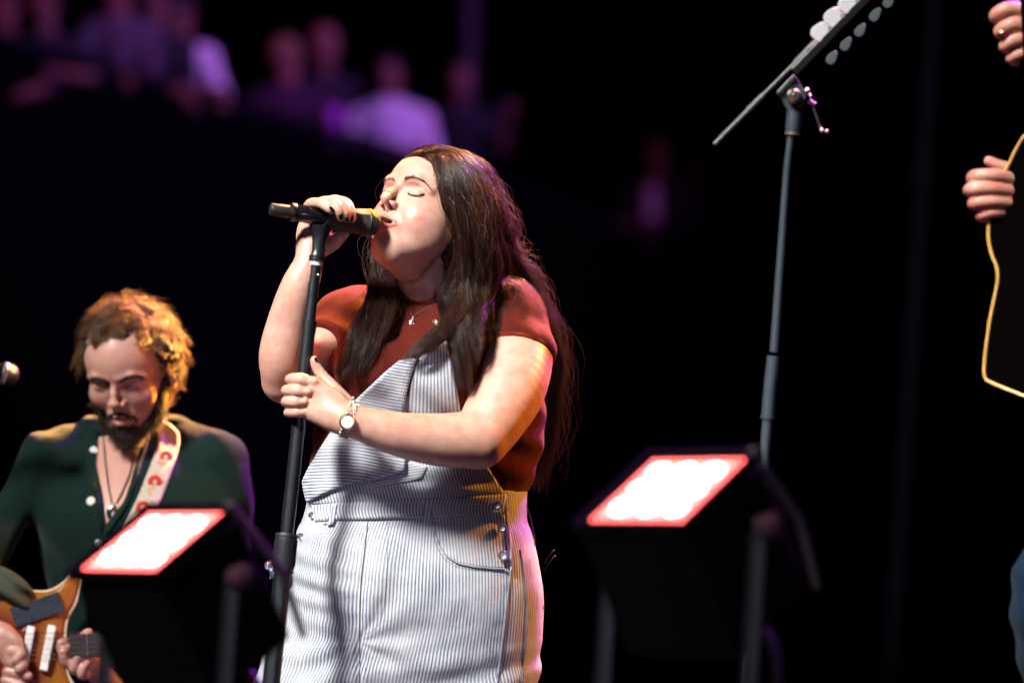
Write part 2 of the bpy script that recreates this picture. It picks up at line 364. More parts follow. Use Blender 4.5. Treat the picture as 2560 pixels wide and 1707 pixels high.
def stripe_mat(name, light, dark, period=0.0058, fade=.62):
    """denim pinstripe from the mesh attribute 's' (metres across the stripes) with worn patches"""
    m, t, b = newmat(name); L = t.links.new; N = t.nodes.new
    tc = N('ShaderNodeTexCoord'); a = N('ShaderNodeAttribute'); a.attribute_name = 's'
    wn = N('ShaderNodeTexNoise'); wn.inputs['Scale'].default_value = 40; L(tc.outputs['Object'], wn.inputs['Vector'])
    w1 = N('ShaderNodeMath'); w1.operation = 'MULTIPLY_ADD'; w1.inputs[1].default_value = .0016; L(wn.outputs[0], w1.inputs[0]); L(a.outputs['Fac'], w1.inputs[2])
    q = N('ShaderNodeMath'); q.operation = 'MULTIPLY'; q.inputs[1].default_value = 2 * math.pi / period; L(w1.outputs[0], q.inputs[0])
    s = N('ShaderNodeMath'); s.operation = 'SINE'; L(q.outputs[0], s.inputs[0])
    r = N('ShaderNodeMapRange'); r.inputs['From Min'].default_value = -.45; r.inputs['From Max'].default_value = .35; L(s.outputs[0], r.inputs['Value'])
    f = N('ShaderNodeTexNoise'); f.inputs['Scale'].default_value = 9; f.inputs['Detail'].default_value = 8; f.inputs['Roughness'].default_value = .7; L(tc.outputs['Object'], f.inputs['Vector'])
    fr = N('ShaderNodeMapRange'); fr.inputs['From Min'].default_value = .35; fr.inputs['From Max'].default_value = .72; fr.inputs['To Min'].default_value = 1; fr.inputs['To Max'].default_value = 1 - fade; L(f.outputs[0], fr.inputs['Value'])
    g = N('ShaderNodeTexNoise'); g.inputs['Scale'].default_value = 700; L(tc.outputs['Object'], g.inputs['Vector'])
    gr = N('ShaderNodeMapRange'); gr.inputs['From Min'].default_value = .3; gr.inputs['From Max'].default_value = .7; gr.inputs['To Min'].default_value = .7; gr.inputs['To Max'].default_value = 1.15; L(g.outputs[0], gr.inputs['Value'])
    m1 = N('ShaderNodeMath'); m1.operation = 'MULTIPLY'; L(r.outputs[0], m1.inputs[0]); L(fr.outputs[0], m1.inputs[1])
    m2 = N('ShaderNodeMath'); m2.operation = 'MULTIPLY'; m2.use_clamp = True; L(m1.outputs[0], m2.inputs[0]); L(gr.outputs[0], m2.inputs[1])
    mx = N('ShaderNodeMix'); mx.data_type = 'RGBA'; mx.inputs[6].default_value = (*light, 1); mx.inputs[7].default_value = (*dark, 1); L(m2.outputs[0], mx.inputs[0]); L(mx.outputs[2], b.inputs['Base Color'])
    b1 = N('ShaderNodeBump'); b1.inputs['Strength'].default_value = .5; b1.inputs['Distance'].default_value = .0008; L(g.outputs[0], b1.inputs['Height'])
    w = N('ShaderNodeTexNoise'); w.inputs['Scale'].default_value = 22; w.inputs['Detail'].default_value = 3; L(tc.outputs['Object'], w.inputs['Vector'])
    b2 = N('ShaderNodeBump'); b2.inputs['Strength'].default_value = .25; b2.inputs['Distance'].default_value = .012; L(w.outputs[0], b2.inputs['Height']); L(b1.outputs[0], b2.inputs['Normal']); L(b2.outputs[0], b.inputs['Normal'])
    b.inputs['Roughness'].default_value = .9; b.inputs['Specular IOR Level'].default_value = .15
    return m
M_DENIM = stripe_mat('striped_denim', (0.53, 0.54, 0.54), (0.040, 0.065, 0.14))
M_STITCH = mat('stitch_thread', (0.09, 0.09, 0.10), .8)
M_METAL = mat('brushed_metal', (0.62, 0.60, 0.57), .28, 1.0)
M_SILVER = mat('silver', (0.85, 0.83, 0.80), .2, 1.0)
M_GOLD = mat('gold', (0.80, 0.68, 0.42), .25, 1.0)
M_BLACKM = mat('black_powder_metal', (0.006, 0.008, 0.011), .36, spec=.55, bump=.15, bscale=600)
M_BLACK = mat('black_plastic', (0.006, 0.0065, 0.0075), .35)
M_BLACKG = mat('black_gloss', (0.006, 0.006, 0.007), .16, coat=.3)
M_RUBBER = mat('black_rubber', (0.007, 0.008, 0.010), .55)
M_WHITE = mat('white_plastic', (0.75, 0.74, 0.72), .4)
# ---------------------------------------------------------------- head builder (head frame in mm: x subject's left, y up, z forward, origin between the eyes)
def rot_head(yaw, pitch, roll):
    y, p, r = [math.radians(q) for q in (yaw, pitch, roll)]
    cy, sy, cp, sp, c_, s_ = math.cos(y), math.sin(y), math.cos(p), math.sin(p), math.cos(r), math.sin(r)
    Rx = np.array([[1, 0, 0], [0, cp, sp], [0, -sp, cp]]); Ry = np.array([[cy, 0, -sy], [0, 1, 0], [sy, 0, cy]]); Rz = np.array([[c_, -s_, 0], [s_, c_, 0], [0, 0, 1]])
    return Rz @ Ry @ Rx
def head_sdf(frame, female=True, mouth_open=3.0, closed=True):
    """all sizes in mm; the frame scales to metres"""
    q = 1.0
    def two(f): return [f(1), f(-1)]
    ch = [Ell((0, 24, -90), (75, 88, 97), 0),
          Ell((0, 32, -50), (62, 56, 52), 20),
          Ell((0, -28, -62), (61, 74, 62), 20),
          Cone((0, -60, -70), (0, -84, -34), 40, 30, 18)]
    if female:
        ch += two(lambda s: Ell((s * 34, -42, -33), (27, 31, 27), 22))
        ch += two(lambda s: Cone((s * 43, -62, -72), (s * 13, -97, -30), 19, 17, 20))
        ch += two(lambda s: Ell((s * 44, -44, -58), (25, 34, 30), 24))
        ch += [Ell((0, -101, -14), (17, 14, 15), 12), Cone((0, -103, -42), (0, -98, -80), 21, 30, 22)]
    else:
        ch += two(lambda s: Ell((s * 38, -32, -28), (26, 24, 22), 16))
        ch += two(lambda s: Cone((s * 50, -62, -76), (s * 14, -104, -24), 18, 15, 16))
        ch += [Ell((0, -108, -12), (22, 18, 16), 10)]
    # sockets, lids
    ch += two(lambda s: Ell((s * 30, -2, 11), (21, 13, 15), 12, True))
    ch += two(lambda s: Ell((s * 31, -6, -15), (16.5, 12.5, 14.5), 2.5))
    ch += two(lambda s: Cone((s * 18, 3, 1), (s * 42, 4, -6), 1.6, 1.6, 2.5, True))
    if closed: ch += two(lambda s: Cone((s * 17, -11, -1), (s * 43, -10, -9), 2.2, 2.0, 2.5))
    ch += two(lambda s: Cone((s * 10, 14, 3), (s * 34, 17, -1), 5.5, 5.5, 9)); ch += two(lambda s: Cone((s * 34, 17, -1), (s * 52, 7, -20), 5.5, 6, 9))
    # muzzle and nose
    ch += [Ell((0, -66, -16), (28, 24, 22), 10)]
    ch += [Cone((0, 7, 0), (0, -14, 11), 6.2, 6.5, 6), Cone((0, -14, 11), (0, -30, 18.5), 6.2, 7.8, 5), Ell((0, -31, 18.5), (9, 7.6, 8), 4)]
    ch += two(lambda s: Ell((s * 12, -37, 6.5), (5.6, 6.2, 8.5), 5))
    ch += [Cone((0, -36, 16), (0, -45, 5), 4.6, 4.2, 4)]
    ch += two(lambda s: Cone((s * 6.8, -43.5, 13), (s * 8.6, -38, 3), 4.2, 4.0, 1.6, True))
    # lips
    ch += two(lambda s: Cone((s * 5, -61, 8.5), (s * 24, -68, -4), 4.6, 2.2, 3))
    ch += [Cone((-6, -75 - mouth_open * .5, 6.5), (6, -75 - mouth_open * .5, 6.5), 5.4, 5.4, 3.5)]
    ch += two(lambda s: Cone((s * 6, -75 - mouth_open * .5, 6.5), (s * 22, -70, -4), 5.2, 2.2, 3.5))
    ch += [Ell((0, -68, 6), (21, 1.0 + mouth_open, 13), 1.6, True)]
    ch += [Cone((0, -50, 13), (0, -56, 14), 1.8, 2, 4, True)]
    ch += [Ell((0, -87, 5), (17, 5, 5), 8, True)]
    # ears
    for s in (1, -1):
        e = [Ell((s * 76, -14, -98), (6, 31, 17), 4), Ell((s * 83, -12, -99), (6, 29, 17), 6), Ell((s * 78, -42, -92), (5, 10, 8), 5), Ell((s * 88, -10, -95), (5, 20, 9), 4, True), Ell((s * 83, -16, -86), (4, 5, 5), 3)]
        ch += [G(e, 6)]
    return G(ch, .012, frame=frame)
def head_red(P, frame, lip=1.0, mo=3.0):
    o, M, s = frame; Q = (P - o) @ M / s; x, y, z = Q.T
    ax = np.abs(x); up = (y > -69) & (y < -56.5 - ax * .30) & (ax < 26) & (z > -12); lo = (y <= -67) & (y > -82 - mo * .5 + ax * ax * .018) & (ax < 26) & (z > -12)
    r = np.where((up | lo), .85 * lip, 0.0)
    r = np.maximum(r, .45 * np.exp(-((ax - 15) ** 2 + (y + 38) ** 2 + (z - 6) ** 2) / 60))
    r = np.maximum(r, .35 * np.exp(-((ax - 46) ** 2 + (y + 42) ** 2) / 500) * (z > -60))
    r = np.maximum(r, .15 * np.exp(-((ax - 24) ** 2 + (y - 3) ** 2) / 120) * (z > -30))
    return r
def recess_shade(P, frame, mo=3.0):  # shade inside nostrils and mouth, painted into the skin colour
    o, M, s = frame; Q = (P - o) @ M / s; x, y, z = Q.T
    m = np.where((np.abs(x) < 22) & (np.abs(y + 68) < mo + .2) & (z < 6.5) & (z > -20), 1.0, 0.0)
    n = np.where((np.abs(np.abs(x) - 7.5) < 4.2) & (np.abs(y + 40.5) < 4.5) & (z < 11) & (z > -4), .9, 0.0)
    return np.maximum(m, n)
def hp(frame, x, y, z): o, M, s = frame; return o + M @ np.array([x, y, z]) * s
# ---------------------------------------------------------------- the singer
def cone(p, q, rp, rq, k=.01): return Cone(C(*p), C(*q), S(rp, p[2]), S(rq, q[2]), k)
def chain(pts, k=.012):
    Q = cr(pts, (len(pts) - 1) * 6 + 1) if len(pts) > 2 else np.asarray(pts, float)
    return [G([cone(Q[i][:3], Q[i + 1][:3], Q[i][3], Q[i + 1][3], .0012) for i in range(len(Q) - 1)], k)]
HF = (C(999.5, 470.5, -.085), rot_head(44.1, 30.5, -.8), .00109)
singer = empty('person', C(1010, 2440, .0), 'long-haired singer in rust t-shirt and striped dungarees, eyes closed, holding the microphone', 'person')
s_head = head_sdf(HF, True, 3.2)
neck = G([cone((1098, 600, .0), (1080, 700, .01), 66, 67), cone((1080, 700, .01), (1078, 800, .05), 67, 92, .03), cone((1030, 650, -.03), (1062, 715, -.015), 38, 46, .03)], .022)
armR = G(chain([(895, 800, .07, 64), (830, 850, .01, 58), (712, 955, -.10, 50)], .012) + chain([(706, 952, -.11, 51), (708, 885, -.135, 60), (726, 800, -.15, 55), (748, 720, -.165, 47), (771, 660, -.165, 37), (778, 615, -.155, 35)], .014), .012)
fing = lambda pts, k=.004: G(chain(pts, .003), k)
handR = G(chain([(776, 622, -.155, 33), (775, 575, -.13, 32), (800, 525, -.145, 24)], .01) + chain([(790, 590, -.135, 32), (822, 540, -.14, 24)], .01) + [
    fing([(803, 628, -.145, 17), (832, 607, -.15, 19), (852, 590, -.155, 15), (868, 572, -.15, 11)], .008),
    fing([(770, 520, -.150, 15), (780, 508, -.178, 12.5), (803, 509, -.203, 12), (820, 520, -.214, 11), (829, 527, -.215, 8.5)]),
    fing([(792, 514, -.150, 15), (812, 503, -.182, 12.5), (836, 507, -.207, 12), (848, 527, -.216, 11.5), (851, 545, -.208, 9)], .0025),
    fing([(810, 512, -.148, 15), (835, 500, -.178, 12.5), (856, 508, -.203, 12), (865, 529, -.212, 11), (867, 549, -.205, 8.5)], .0025),
    fing([(828, 512, -.145, 14), (852, 502, -.170, 11.5), (870, 511, -.192, 11), (878, 530, -.202, 10.5), (880, 549, -.197, 8.5)], .0025)], .01)
armL = G(chain([(1262, 800, .0, 80), (1290, 870, -.05, 91), (1275, 965, -.11, 91), (1232, 1050, -.16, 80), (1196, 1098, -.185, 73)], .02) + chain([(1196, 1098, -.19, 72), (1100, 1099, -.215, 66), (1000, 1086, -.245, 55), (930, 1067, -.26, 46), (880, 1052, -.268, 39)], .008), .012)
handL = G(chain([(885, 1053, -.268, 39), (862, 1045, -.268, 40), (830, 1018, -.262, 36), (795, 982, -.258, 26)], .012) + chain([(860, 1048, -.265, 38), (790, 1022, -.258, 26)], .012) + chain([(830, 1040, -.262, 34), (775, 1034, -.252, 17)], .012) + [
    cone((838, 1000, -.262), (790, 962, -.262), 24, 18, .01),
    fing([(868, 1012, -.245, 22), (835, 972, -.235, 17), (806, 940, -.226, 14), (791, 916, -.224, 12.5), (785, 899, -.226, 9)], .006),
    fing([(790, 958, -.262, 17), (770, 952, -.264, 13.6), (750, 947, -.263, 15), (728, 947, -.247, 13.5), (727, 951, -.215, 12), (745, 956, -.190, 11)], .003),
    fing([(780, 982, -.262, 16), (760, 979, -.265, 13), (740, 976, -.265, 14.6), (718, 975, -.247, 13.5), (717, 979, -.212, 12), (738, 984, -.188, 11)], .002),
    fing([(772, 1007, -.258, 16), (755, 1005, -.262, 12.6), (737, 1004, -.263, 14.2), (717, 1003, -.245, 13), (717, 1007, -.212, 12), (735, 1010, -.188, 11)], .002),
    fing([(768, 1030, -.252, 15), (754, 1030, -.256, 11.6), (740, 1030, -.258, 13), (723, 1030, -.24, 12), (722, 1032, -.212, 11), (738, 1034, -.192, 10)], .002)]
    + [Ell(C(788, 952, -.272), [S(9)] * 3, .006), Ell(C(773, 978, -.274), [S(9)] * 3, .006), Ell(C(763, 1003, -.270), [S(8)] * 3, .006), Ell(C(757, 1030, -.262), [S(8)] * 3, .006)], .01)
def trow(py, xl, xr, w, b): a = C(xl, py, w); c_ = C(xr, py, w); return ((a[1] + c_[1]) / 2, (a[0] + c_[0]) / 2, -w, (c_[0] - a[0]) / 2, b)
TEE_ROWS = [trow(715, 1030, 1160, .05, .06), trow(745, 960, 1235, .045, .085), trow(775, 895, 1300, .035, .105), trow(820, 855, 1335, .03, .125), trow(880, 838, 1345, .025, .15), trow(940, 826, 1350, .02, .163),
    trow(1000, 805, 1358, .02, .16), trow(1060, 788, 1360, .02, .155), trow(1110, 780, 1356, .02, .152), trow(1180, 778, 1338, .02, .148), trow(1250, 775, 1312, .02, .145), trow(1320, 790, 1300, .02, .14)]
torso_skin = G([Loft([(r[0], r[1], r[2], r[3] * .94 - .004, r[4] * .93 - .004) for r in TEE_ROWS[1:]])], .02)
body_sdf = G([torso_skin, neck, s_head, armR, handR, armL, handL], 0)
for q_, k_ in ((s_head, .012), (neck, .035), (armR, .02), (armL, .015), (handR, .008), (handL, .006)): q_.k = k_
KN = [C(788, 952, -.27), C(771, 978, -.27), C(762, 1003, -.27), C(757, 1030, -.26), C(845, 512, -.2), C(856, 515, -.21), C(873, 516, -.2)]
def body_red(P):
    r = head_red(P, HF)
    for c_ in KN: r = np.maximum(r, .40 * np.exp(-((P - c_) ** 2).sum(1) / (2 * .008 ** 2)))
    r = np.maximum(r, .35 * np.exp(-((P - C(668, 975, -.15)) ** 2).sum(1) / (2 * .02 ** 2)))
    return r
surf(body_sdf, 'body', M_SKIN, singer, h=.0021, attrs={'red': body_red, 'dark': lambda P: recess_shade(P, HF, 3.2)})
# ---------------------------------------------------------------- singer's clothes
from mathutils.geometry import delaunay_2d_cdt
class Half(Pr):
    """half space: negative where n.(P-p) < 0"""
    def __init__(s, p, n, k=.004, sub=False): s.p = np.asarray(p, float); s.n = np.asarray(n, float) / np.linalg.norm(n); s.k = k; s.sub = sub; s.c = s.p; s.r = 1e3
    def f(s, P, c, R): return (P - s.p) @ s.n
    def cull(s, c, R): return False
def inpoly(P, poly):
    x, y = P.T; ins = np.zeros(len(P), bool); n = len(poly)
    for i in range(n):
        x0, y0 = poly[i]; x1, y1 = poly[(i + 1) % n]
        with np.errstate(divide='ignore', invalid='ignore'): ins ^= ((y0 > y) != (y1 > y)) & (x < (x1 - x0) * (y - y0) / (y1 - y0) + x0)
    return ins
def resamp(P, step, closed=False):
    P = np.asarray(P, float)
    if closed: P = np.vstack([P, P[:1]])
    L = np.r_[0, np.cumsum(np.linalg.norm(np.diff(P, axis=0), axis=1))]; n = max(2, int(L[-1] / step) + 1)
    t = np.linspace(0, L[-1], n); Q = np.stack([np.interp(t, L, P[:, j]) for j in range(P.shape[1])], 1)
    return Q[:-1] if closed else Q
def drape(base, px, py, smooth=0):
    w = raymarch(base, px, py); bad = np.isnan(w)
    if bad.any() and not bad.all():
        g = np.where(~bad)[0]; Pb = np.stack([px, py], 1)
        for i in np.where(bad)[0]: w[i] = w[g[np.argmin(((Pb[g] - Pb[i]) ** 2).sum(1))]]
    return w
def patch(name, poly, base, off, thick, material, parent, s=None, step=5, fold=None, attrs=None, lift=None, rnd=1.0):
    """cloth panel cut to an outline, laid on the surface below it, with real thickness"""
    poly = np.asarray(poly, float); edge = resamp(poly, step, True); lo = poly.min(0); hi = poly.max(0)
    gx, gy = np.meshgrid(np.arange(lo[0], hi[0], step), np.arange(lo[1], hi[1], step * .87)); gx = gx + (np.arange(gx.shape[0]) % 2)[:, None] * step / 2
    G2 = np.stack([gx.ravel(), gy.ravel()], 1); G2 = G2[inpoly(G2, poly)]
    dE = np.sqrt(((G2[:, None] - edge[None]) ** 2).sum(-1)).min(1) if len(G2) else np.zeros(0); G2 = G2[dE > step * .6]; dE = dE[dE > step * .6]
    P2 = np.vstack([edge, G2]); ne = len(edge)
    v, _, f, ov, _, _ = delaunay_2d_cdt([Vector(p) for p in P2], [(i, (i + 1) % ne) for i in range(ne)], [list(range(ne))], 1, 1e-4)
    P2 = np.array([tuple(q) for q in v]); F = [list(q) for q in f]
    d = np.sqrt(((P2[:, None] - edge[None]) ** 2).sum(-1)).min(1)
    w = drape(base, P2[:, 0], P2[:, 1])
    nb = [set() for _ in P2]
    for q in F:
        for i in range(len(q)): nb[q[i]].add(q[(i + 1) % len(q)]); nb[q[(i + 1) % len(q)]].add(q[i])
    nb = [list(q) for q in nb]
    for _ in range(3): w = np.array([.4 * w[i] + .6 * np.mean(w[nb[i]]) if nb[i] else w[i] for i in range(len(w))])
    lf = lift(P2[:, 0], P2[:, 1]) if lift else 0.0
    o = off + thick * np.clip(d / (thick * 1371 * 1.2 + 1e-6), 0.0, 1) ** .5 * rnd + lf + fold(P2[:, 0], P2[:, 1]) if fold else off + thick * np.clip(d / (thick * 1371 * 1.2 + 1e-6), 0.0, 1) ** .5 * rnd + lf
    A = np.array([C(p[0], p[1], ww - oo) for p, ww, oo in zip(P2, w, np.broadcast_to(o, len(P2)))]); B_ = np.array([C(p[0], p[1], ww - off * .3 - lf_) for p, ww, lf_ in zip(P2, w, np.broadcast_to(lf * .9, len(P2)))])
    n = len(P2); area = lambda q: sum(P2[q[i]][0] * P2[q[(i + 1) % len(q)]][1] - P2[q[(i + 1) % len(q)]][0] * P2[q[i]][1] for i in range(len(q)))
    F = [q[::-1] if area(q) > 0 else q for q in F]
    cnt = {}
    for q in F:
        for i in range(len(q)): cnt[(q[i], q[(i + 1) % len(q)])] = 1
    side = [[b, a, a + n, b + n] for (a, b) in cnt if (b, a) not in cnt]
    FF = F + [[i + n for i in q[::-1]] for q in F] + side
    at = {}
    if s is not None: v_ = s(P2[:, 0], P2[:, 1]) / 1371.0; at['s'] = np.r_[v_, v_]
    return mesh_np(name, np.vstack([A, B_]), FF, material, parent, attrs=at)
def seam(name, pts, base, off, r, material, parent, dash=0, n=6):
    """stitch line or cord lying on a surface (photo points)"""
    P = resamp(pts, 3); w = drape(base, P[:, 0], P[:, 1]); w = np.convolve(np.r_[[w[0]] * 2, w, [w[-1]] * 2], np.ones(5) / 5, 'valid')
    Q = np.array([C(p[0], p[1], ww - off) for p, ww in zip(P, w)]); b = MB()
    if dash:
        for i in range(0, len(Q) - 1, 2): b.tube(Q[i:i + 2], r, n)
    else: b.tube(Q, r, n)
    return b.build(name, material, parent)
# t-shirt
def folds(P):
    d = .0035 * vnoise(P, 11, 3) + .0016 * vnoise(P, 28, 4)
    return d
def tee_disp(P):
    y = P[:, 1]; x = P[:, 0]
    pull = np.sin((x * .75 + y * 1.1) * 75 + 2.2 * vnoise(P, 7, 9)) * .0022
    return folds(P) + pull * np.clip((C(0, 760, 0)[1] - y) / .05, 0, 1)
n_l = (C(1300, 846, -.09) - C(1262, 760, .0)); n_l = n_l / np.linalg.norm(n_l)
sleeveL = G([cone((1230, 775, .02), (1272, 795, -.01), 62, 84, .03), cone((1272, 795, -.01), (1290, 880, -.055), 84, 99, .03), Half(C(1290, 843, -.12), (.14, 1, -.5), .003, True)], .035, disp=lambda P: .0014 * vnoise(P, 25, 5) + .0012 * np.sin(P[:, 0] * 160 + 3 * vnoise(P, 12, 2)))
sleeveR = G([cone((900, 790, .07), (862, 800, .04), 66, 66, .03), cone((862, 800, .04), (826, 850, .0), 66, 68, .03), Half(C(814, 824, -.03), (.43, .6, -.67), .003, True)], .035, disp=lambda P: .0016 * vnoise(P, 25, 6))
bust = [Ell(C(935, 925, -.085), (.078, .072, .085), .05), Ell(C(1105, 935, -.085), (.080, .075, .085), .05)]
tee_body = G([Loft(TEE_ROWS, .02)] + bust + [cone((1115, 760, .03), (900, 785, .07), 50, 58, .03), cone((1110, 760, .03), (1265, 775, .0), 50, 66, .03)], .03)
tee_sdf = G([tee_body, sleeveL, sleeveR, Cone(C(1085, 690, .02), C(1052, 738, -.085), S(62), S(31), .006, True)], .03, disp=tee_disp)
surf(tee_sdf, 't_shirt', M_TEE, singer, h=.0026)
neckline = [(1004, 733), (1012, 744), (1028, 755), (1050, 760), (1072, 758), (1092, 748), (1108, 733)]
seam('collar', neckline, G([tee_sdf, body_sdf], .0), .001, .0042, M_TEE_RIB, singer, n=8)
surf(G([cone((1272, 795, -.01), (1290, 880, -.055), 85.5, 100.5, .03), Half(C(1290, 843.5, -.12), (.14, 1, -.5), .003, True), Half(C(1290, 826, -.12), (-.14, -1, .5), .003, True)], 0), 'sleeve_hem', M_TEE_RIB, singer, h=.0026)
surf(G([cone((862, 800, .04), (826, 850, .0), 67.5, 69.5, .03), Half(C(813.5, 824.5, -.03), (.43, .6, -.67), .003, True), Half(C(813.5, 824.5, -.03) + np.array([.43, .6, -.67]) * .018, (-.43, -.6, .67), .003, True)], 0), 'sleeve_hem', M_TEE_RIB, singer, h=.0026)
# overalls
OV = [trow(1195, 775, 1322, .02, .150), trow(1235, 767, 1318, .02, .151), trow(1263, 767, 1318, .02, .150), trow(1300, 757, 1318, .02, .152), trow(1335, 742, 1330, .02, .158), trow(1400, 724, 1347, .02, .168), trow(1480, 712, 1359, .02, .172),
      trow(1560, 702, 1357, .02, .166), trow(1640, 668, 1348, .02, .155), trow(1720, 640, 1338, .02, .145)]
OVL = Loft(OV, .02)
ov_parts = [OVL, Ell(C(935, 1420, -.06), (.13, .11, .09), .05)] + chain([(812, 1640, .02, 138), (780, 1760, .01, 132), (755, 2150, .04, 105), (750, 2580, .07, 95)], .03) + chain([(1178, 1620, .02, 150), (1172, 1760, .02, 150), (1140, 2150, .05, 120), (1130, 2600, .08, 100)], .03)
def ov_disp(P):
    x, y = P[:, 0], P[:, 1]; X0, Y0, _ = C(790, 1430, 0); d = .0016 * vnoise(P, 10, 11) + .0010 * vnoise(P, 30, 12)
    # horizontal drag folds on the camera-left hip, fan folds at the crotch
    g = np.exp(-((x - X0) / .075) ** 2 - ((y - Y0) / .07) ** 2); d = d + g * .0028 * np.sin((y + .25 * (x - X0)) * 165 + 1.2 * vnoise(P, 9, 13))
    X1, Y1, _ = C(900, 1590, 0); r = np.hypot(x - X1, y - Y1); th = np.arctan2(y - Y1, x - X1)
    d = d + .0026 * np.sin(th * 9 + 1.5 * vnoise(P, 8, 14)) * np.exp(-((r - .12) / .09) ** 2)
    d = d + .0035 * np.exp(-((x - C(903, 0, 0)[0] + .00 * y) / .006) ** 2) * np.clip((C(0, 1560, 0)[1] - y) / .05, 0, 1) * 2
    X2, Y2, _ = C(1000, 1680, 0); d = d + .0030 * np.sin((y - .2 * x) * 95 + 2 * vnoise(P, 6, 15)) * np.clip((Y1 - y) / .05, 0, 1)
    return d
ov_sdf = G(ov_parts + [Half(C(1000, 1212, 0), (0.06, 1, 0), .003, True) if 0 else Half(C(1000, 1215, 0), (-.02, -1, 0), .003, True)], .02, disp=ov_disp)
_e = np.linspace(0, 2 * math.pi, 721); _a = .227; _b = .155; _arc = np.r_[0, np.cumsum(np.hypot(np.diff(_a * np.sin(_e)), np.diff(_b * np.cos(_e))))]
def ov_s(P):
    cx, cz, a, b = OVL.par(np.clip(P[:, 1], OV[-1][0], OV[0][0])); th = np.arctan2((P[:, 0] - cx) / a, (P[:, 2] - cz) / b) % (2 * math.pi)
    s = np.interp(th, _e, _arc); s = np.where(s > _arc[-1] / 2, s - _arc[-1], s)
    return s + .01 * np.sin(P[:, 1] * 9) + .0015 * vnoise(P, 16, 21)
surf(ov_sdf, 'dungarees', M_DENIM, singer, h=.003, attrs={'s': ov_s})
under = G([tee_sdf, ov_sdf], 0)
bib_low = patch('bib_base', [(765, 1222), (772, 1262), (900, 1256), (1000, 1250), (1120, 1246), (1254, 1236), (1262, 1262), (1268, 1240), (1248, 1212), (1222, 1170), (1190, 1140), (1060, 1120), (960, 1130), (870, 1180)], under, .003, .002, M_DENIM, singer, s=lambda x, y: x - .28 * y, fold=lambda x, y: .0012 * np.sin(y * .09 + x * .02))
bib = patch('bib_panel', [(1118, 843), (1126, 868), (1136, 931), (1152, 1031), (1180, 1120), (1190, 1150), (1040, 1150), (1008, 1100), (1005, 1040), (1015, 1003), (1030, 950), (1046, 893), (1080, 862)], under, .003, .0022, M_DENIM, singer, s=lambda x, y: (x - 1085) / (1 + (y - 900) * .0016) * 1.0)
strap = patch('strap', [(1118, 843), (1138, 868), (1165, 800), (1200, 745), (1225, 728), (1200, 722), (1170, 740), (1140, 780)], G([tee_sdf], 0), .002, .002, M_DENIM, singer, s=lambda x, y: x + .5 * y)
FLAP = [(1046, 893), (1032, 930), (1018, 978), (1012, 1030), (1013, 1090), (1016, 1146), (1013, 1176), (996, 1183), (926, 1198), (854, 1215), (800, 1238), (767, 1257), (764, 1251), (758, 1228), (754, 1203), (769, 1171), (797, 1124), (822, 1085), (850, 1045), (880, 1008), (915, 974), (961, 931), (997, 901)]
flap = patch('bib_flap', FLAP, under, .009, .003, M_DENIM, singer, s=lambda x, y: y + .10 * np.abs(x - 900) * np.where(x > 900, -1, .3) + 6 * np.sin(x / 60), fold=lambda x, y: .0022 * np.sin(y * .045 + x * .018) + .0012 * np.sin(x * .08 - y * .05), lift=lambda x, y: .007 * np.clip((y - 1100) / 100, 0, 1))
pocket = patch('bib_pocket', [(1016, 1150), (1070, 1168), (1060, 1188), (1051, 1199), (990, 1211), (929, 1221), (926, 1205), (1000, 1184)], G([under], 0), .0065, .002, M_DENIM, singer, s=lambda x, y: (y + .17 * x) * 1.15)
for nm, pts in (('flap_hem', [(764, 1246), (800, 1230), (854, 1207), (926, 1190), (996, 1175), (1008, 1170)]), ('flap_hem', [(1038, 897), (1024, 935), (1009, 985), (1003, 1030)]), ('flap_hem', [(1027, 905), (1012, 945), (998, 1000)])):
    seam(nm, pts, under, .0135 if pts[0][1] < 1000 else .0185, .0006, M_STITCH, singer, dash=1, n=4)
for pts in ([(1127, 875), (1130, 931), (1146, 1031)], [(1040, 915), (1028, 960), (1022, 1003), (1019, 1031)]): seam('bib_stitching', pts, under, .0052, .0006, M_STITCH, singer, dash=1, n=4)
# waistband with loops
wb_top = [(776, 1262), (850, 1256), (926, 1252), (1000, 1247), (1120, 1243), (1200, 1239), (1264, 1234)]; wb_bot = [(1268, 1285), (1200, 1287), (1120, 1290), (1000, 1296), (926, 1298), (850, 1300), (786, 1304)]
wband = patch('waistband', wb_top + wb_bot, under, .0045, .0025, M_DENIM, singer, s=lambda x, y: x + 3 * np.sin(y * .1))
for c_, a_, b_ in (((1056, 1246), (1077, 1244), 1303), ((832, 1262), (847, 1258), 1312)):
    dx = 4 if c_[0] > 900 else -14
    patch('belt_loop', [c_, a_, (a_[0] + dx, b_), (c_[0] + dx, b_ + 1)], under, .0085, .002, M_DENIM, singer, s=lambda x, y: x * .9 + .1 * y, step=4)
for pts in ([(782, 1299), (850, 1295), (926, 1293), (1000, 1291), (1120, 1285), (1264, 1280)],): seam('waist_stitching', pts, under, .0073, .0006, M_STITCH, singer, dash=1, n=4)
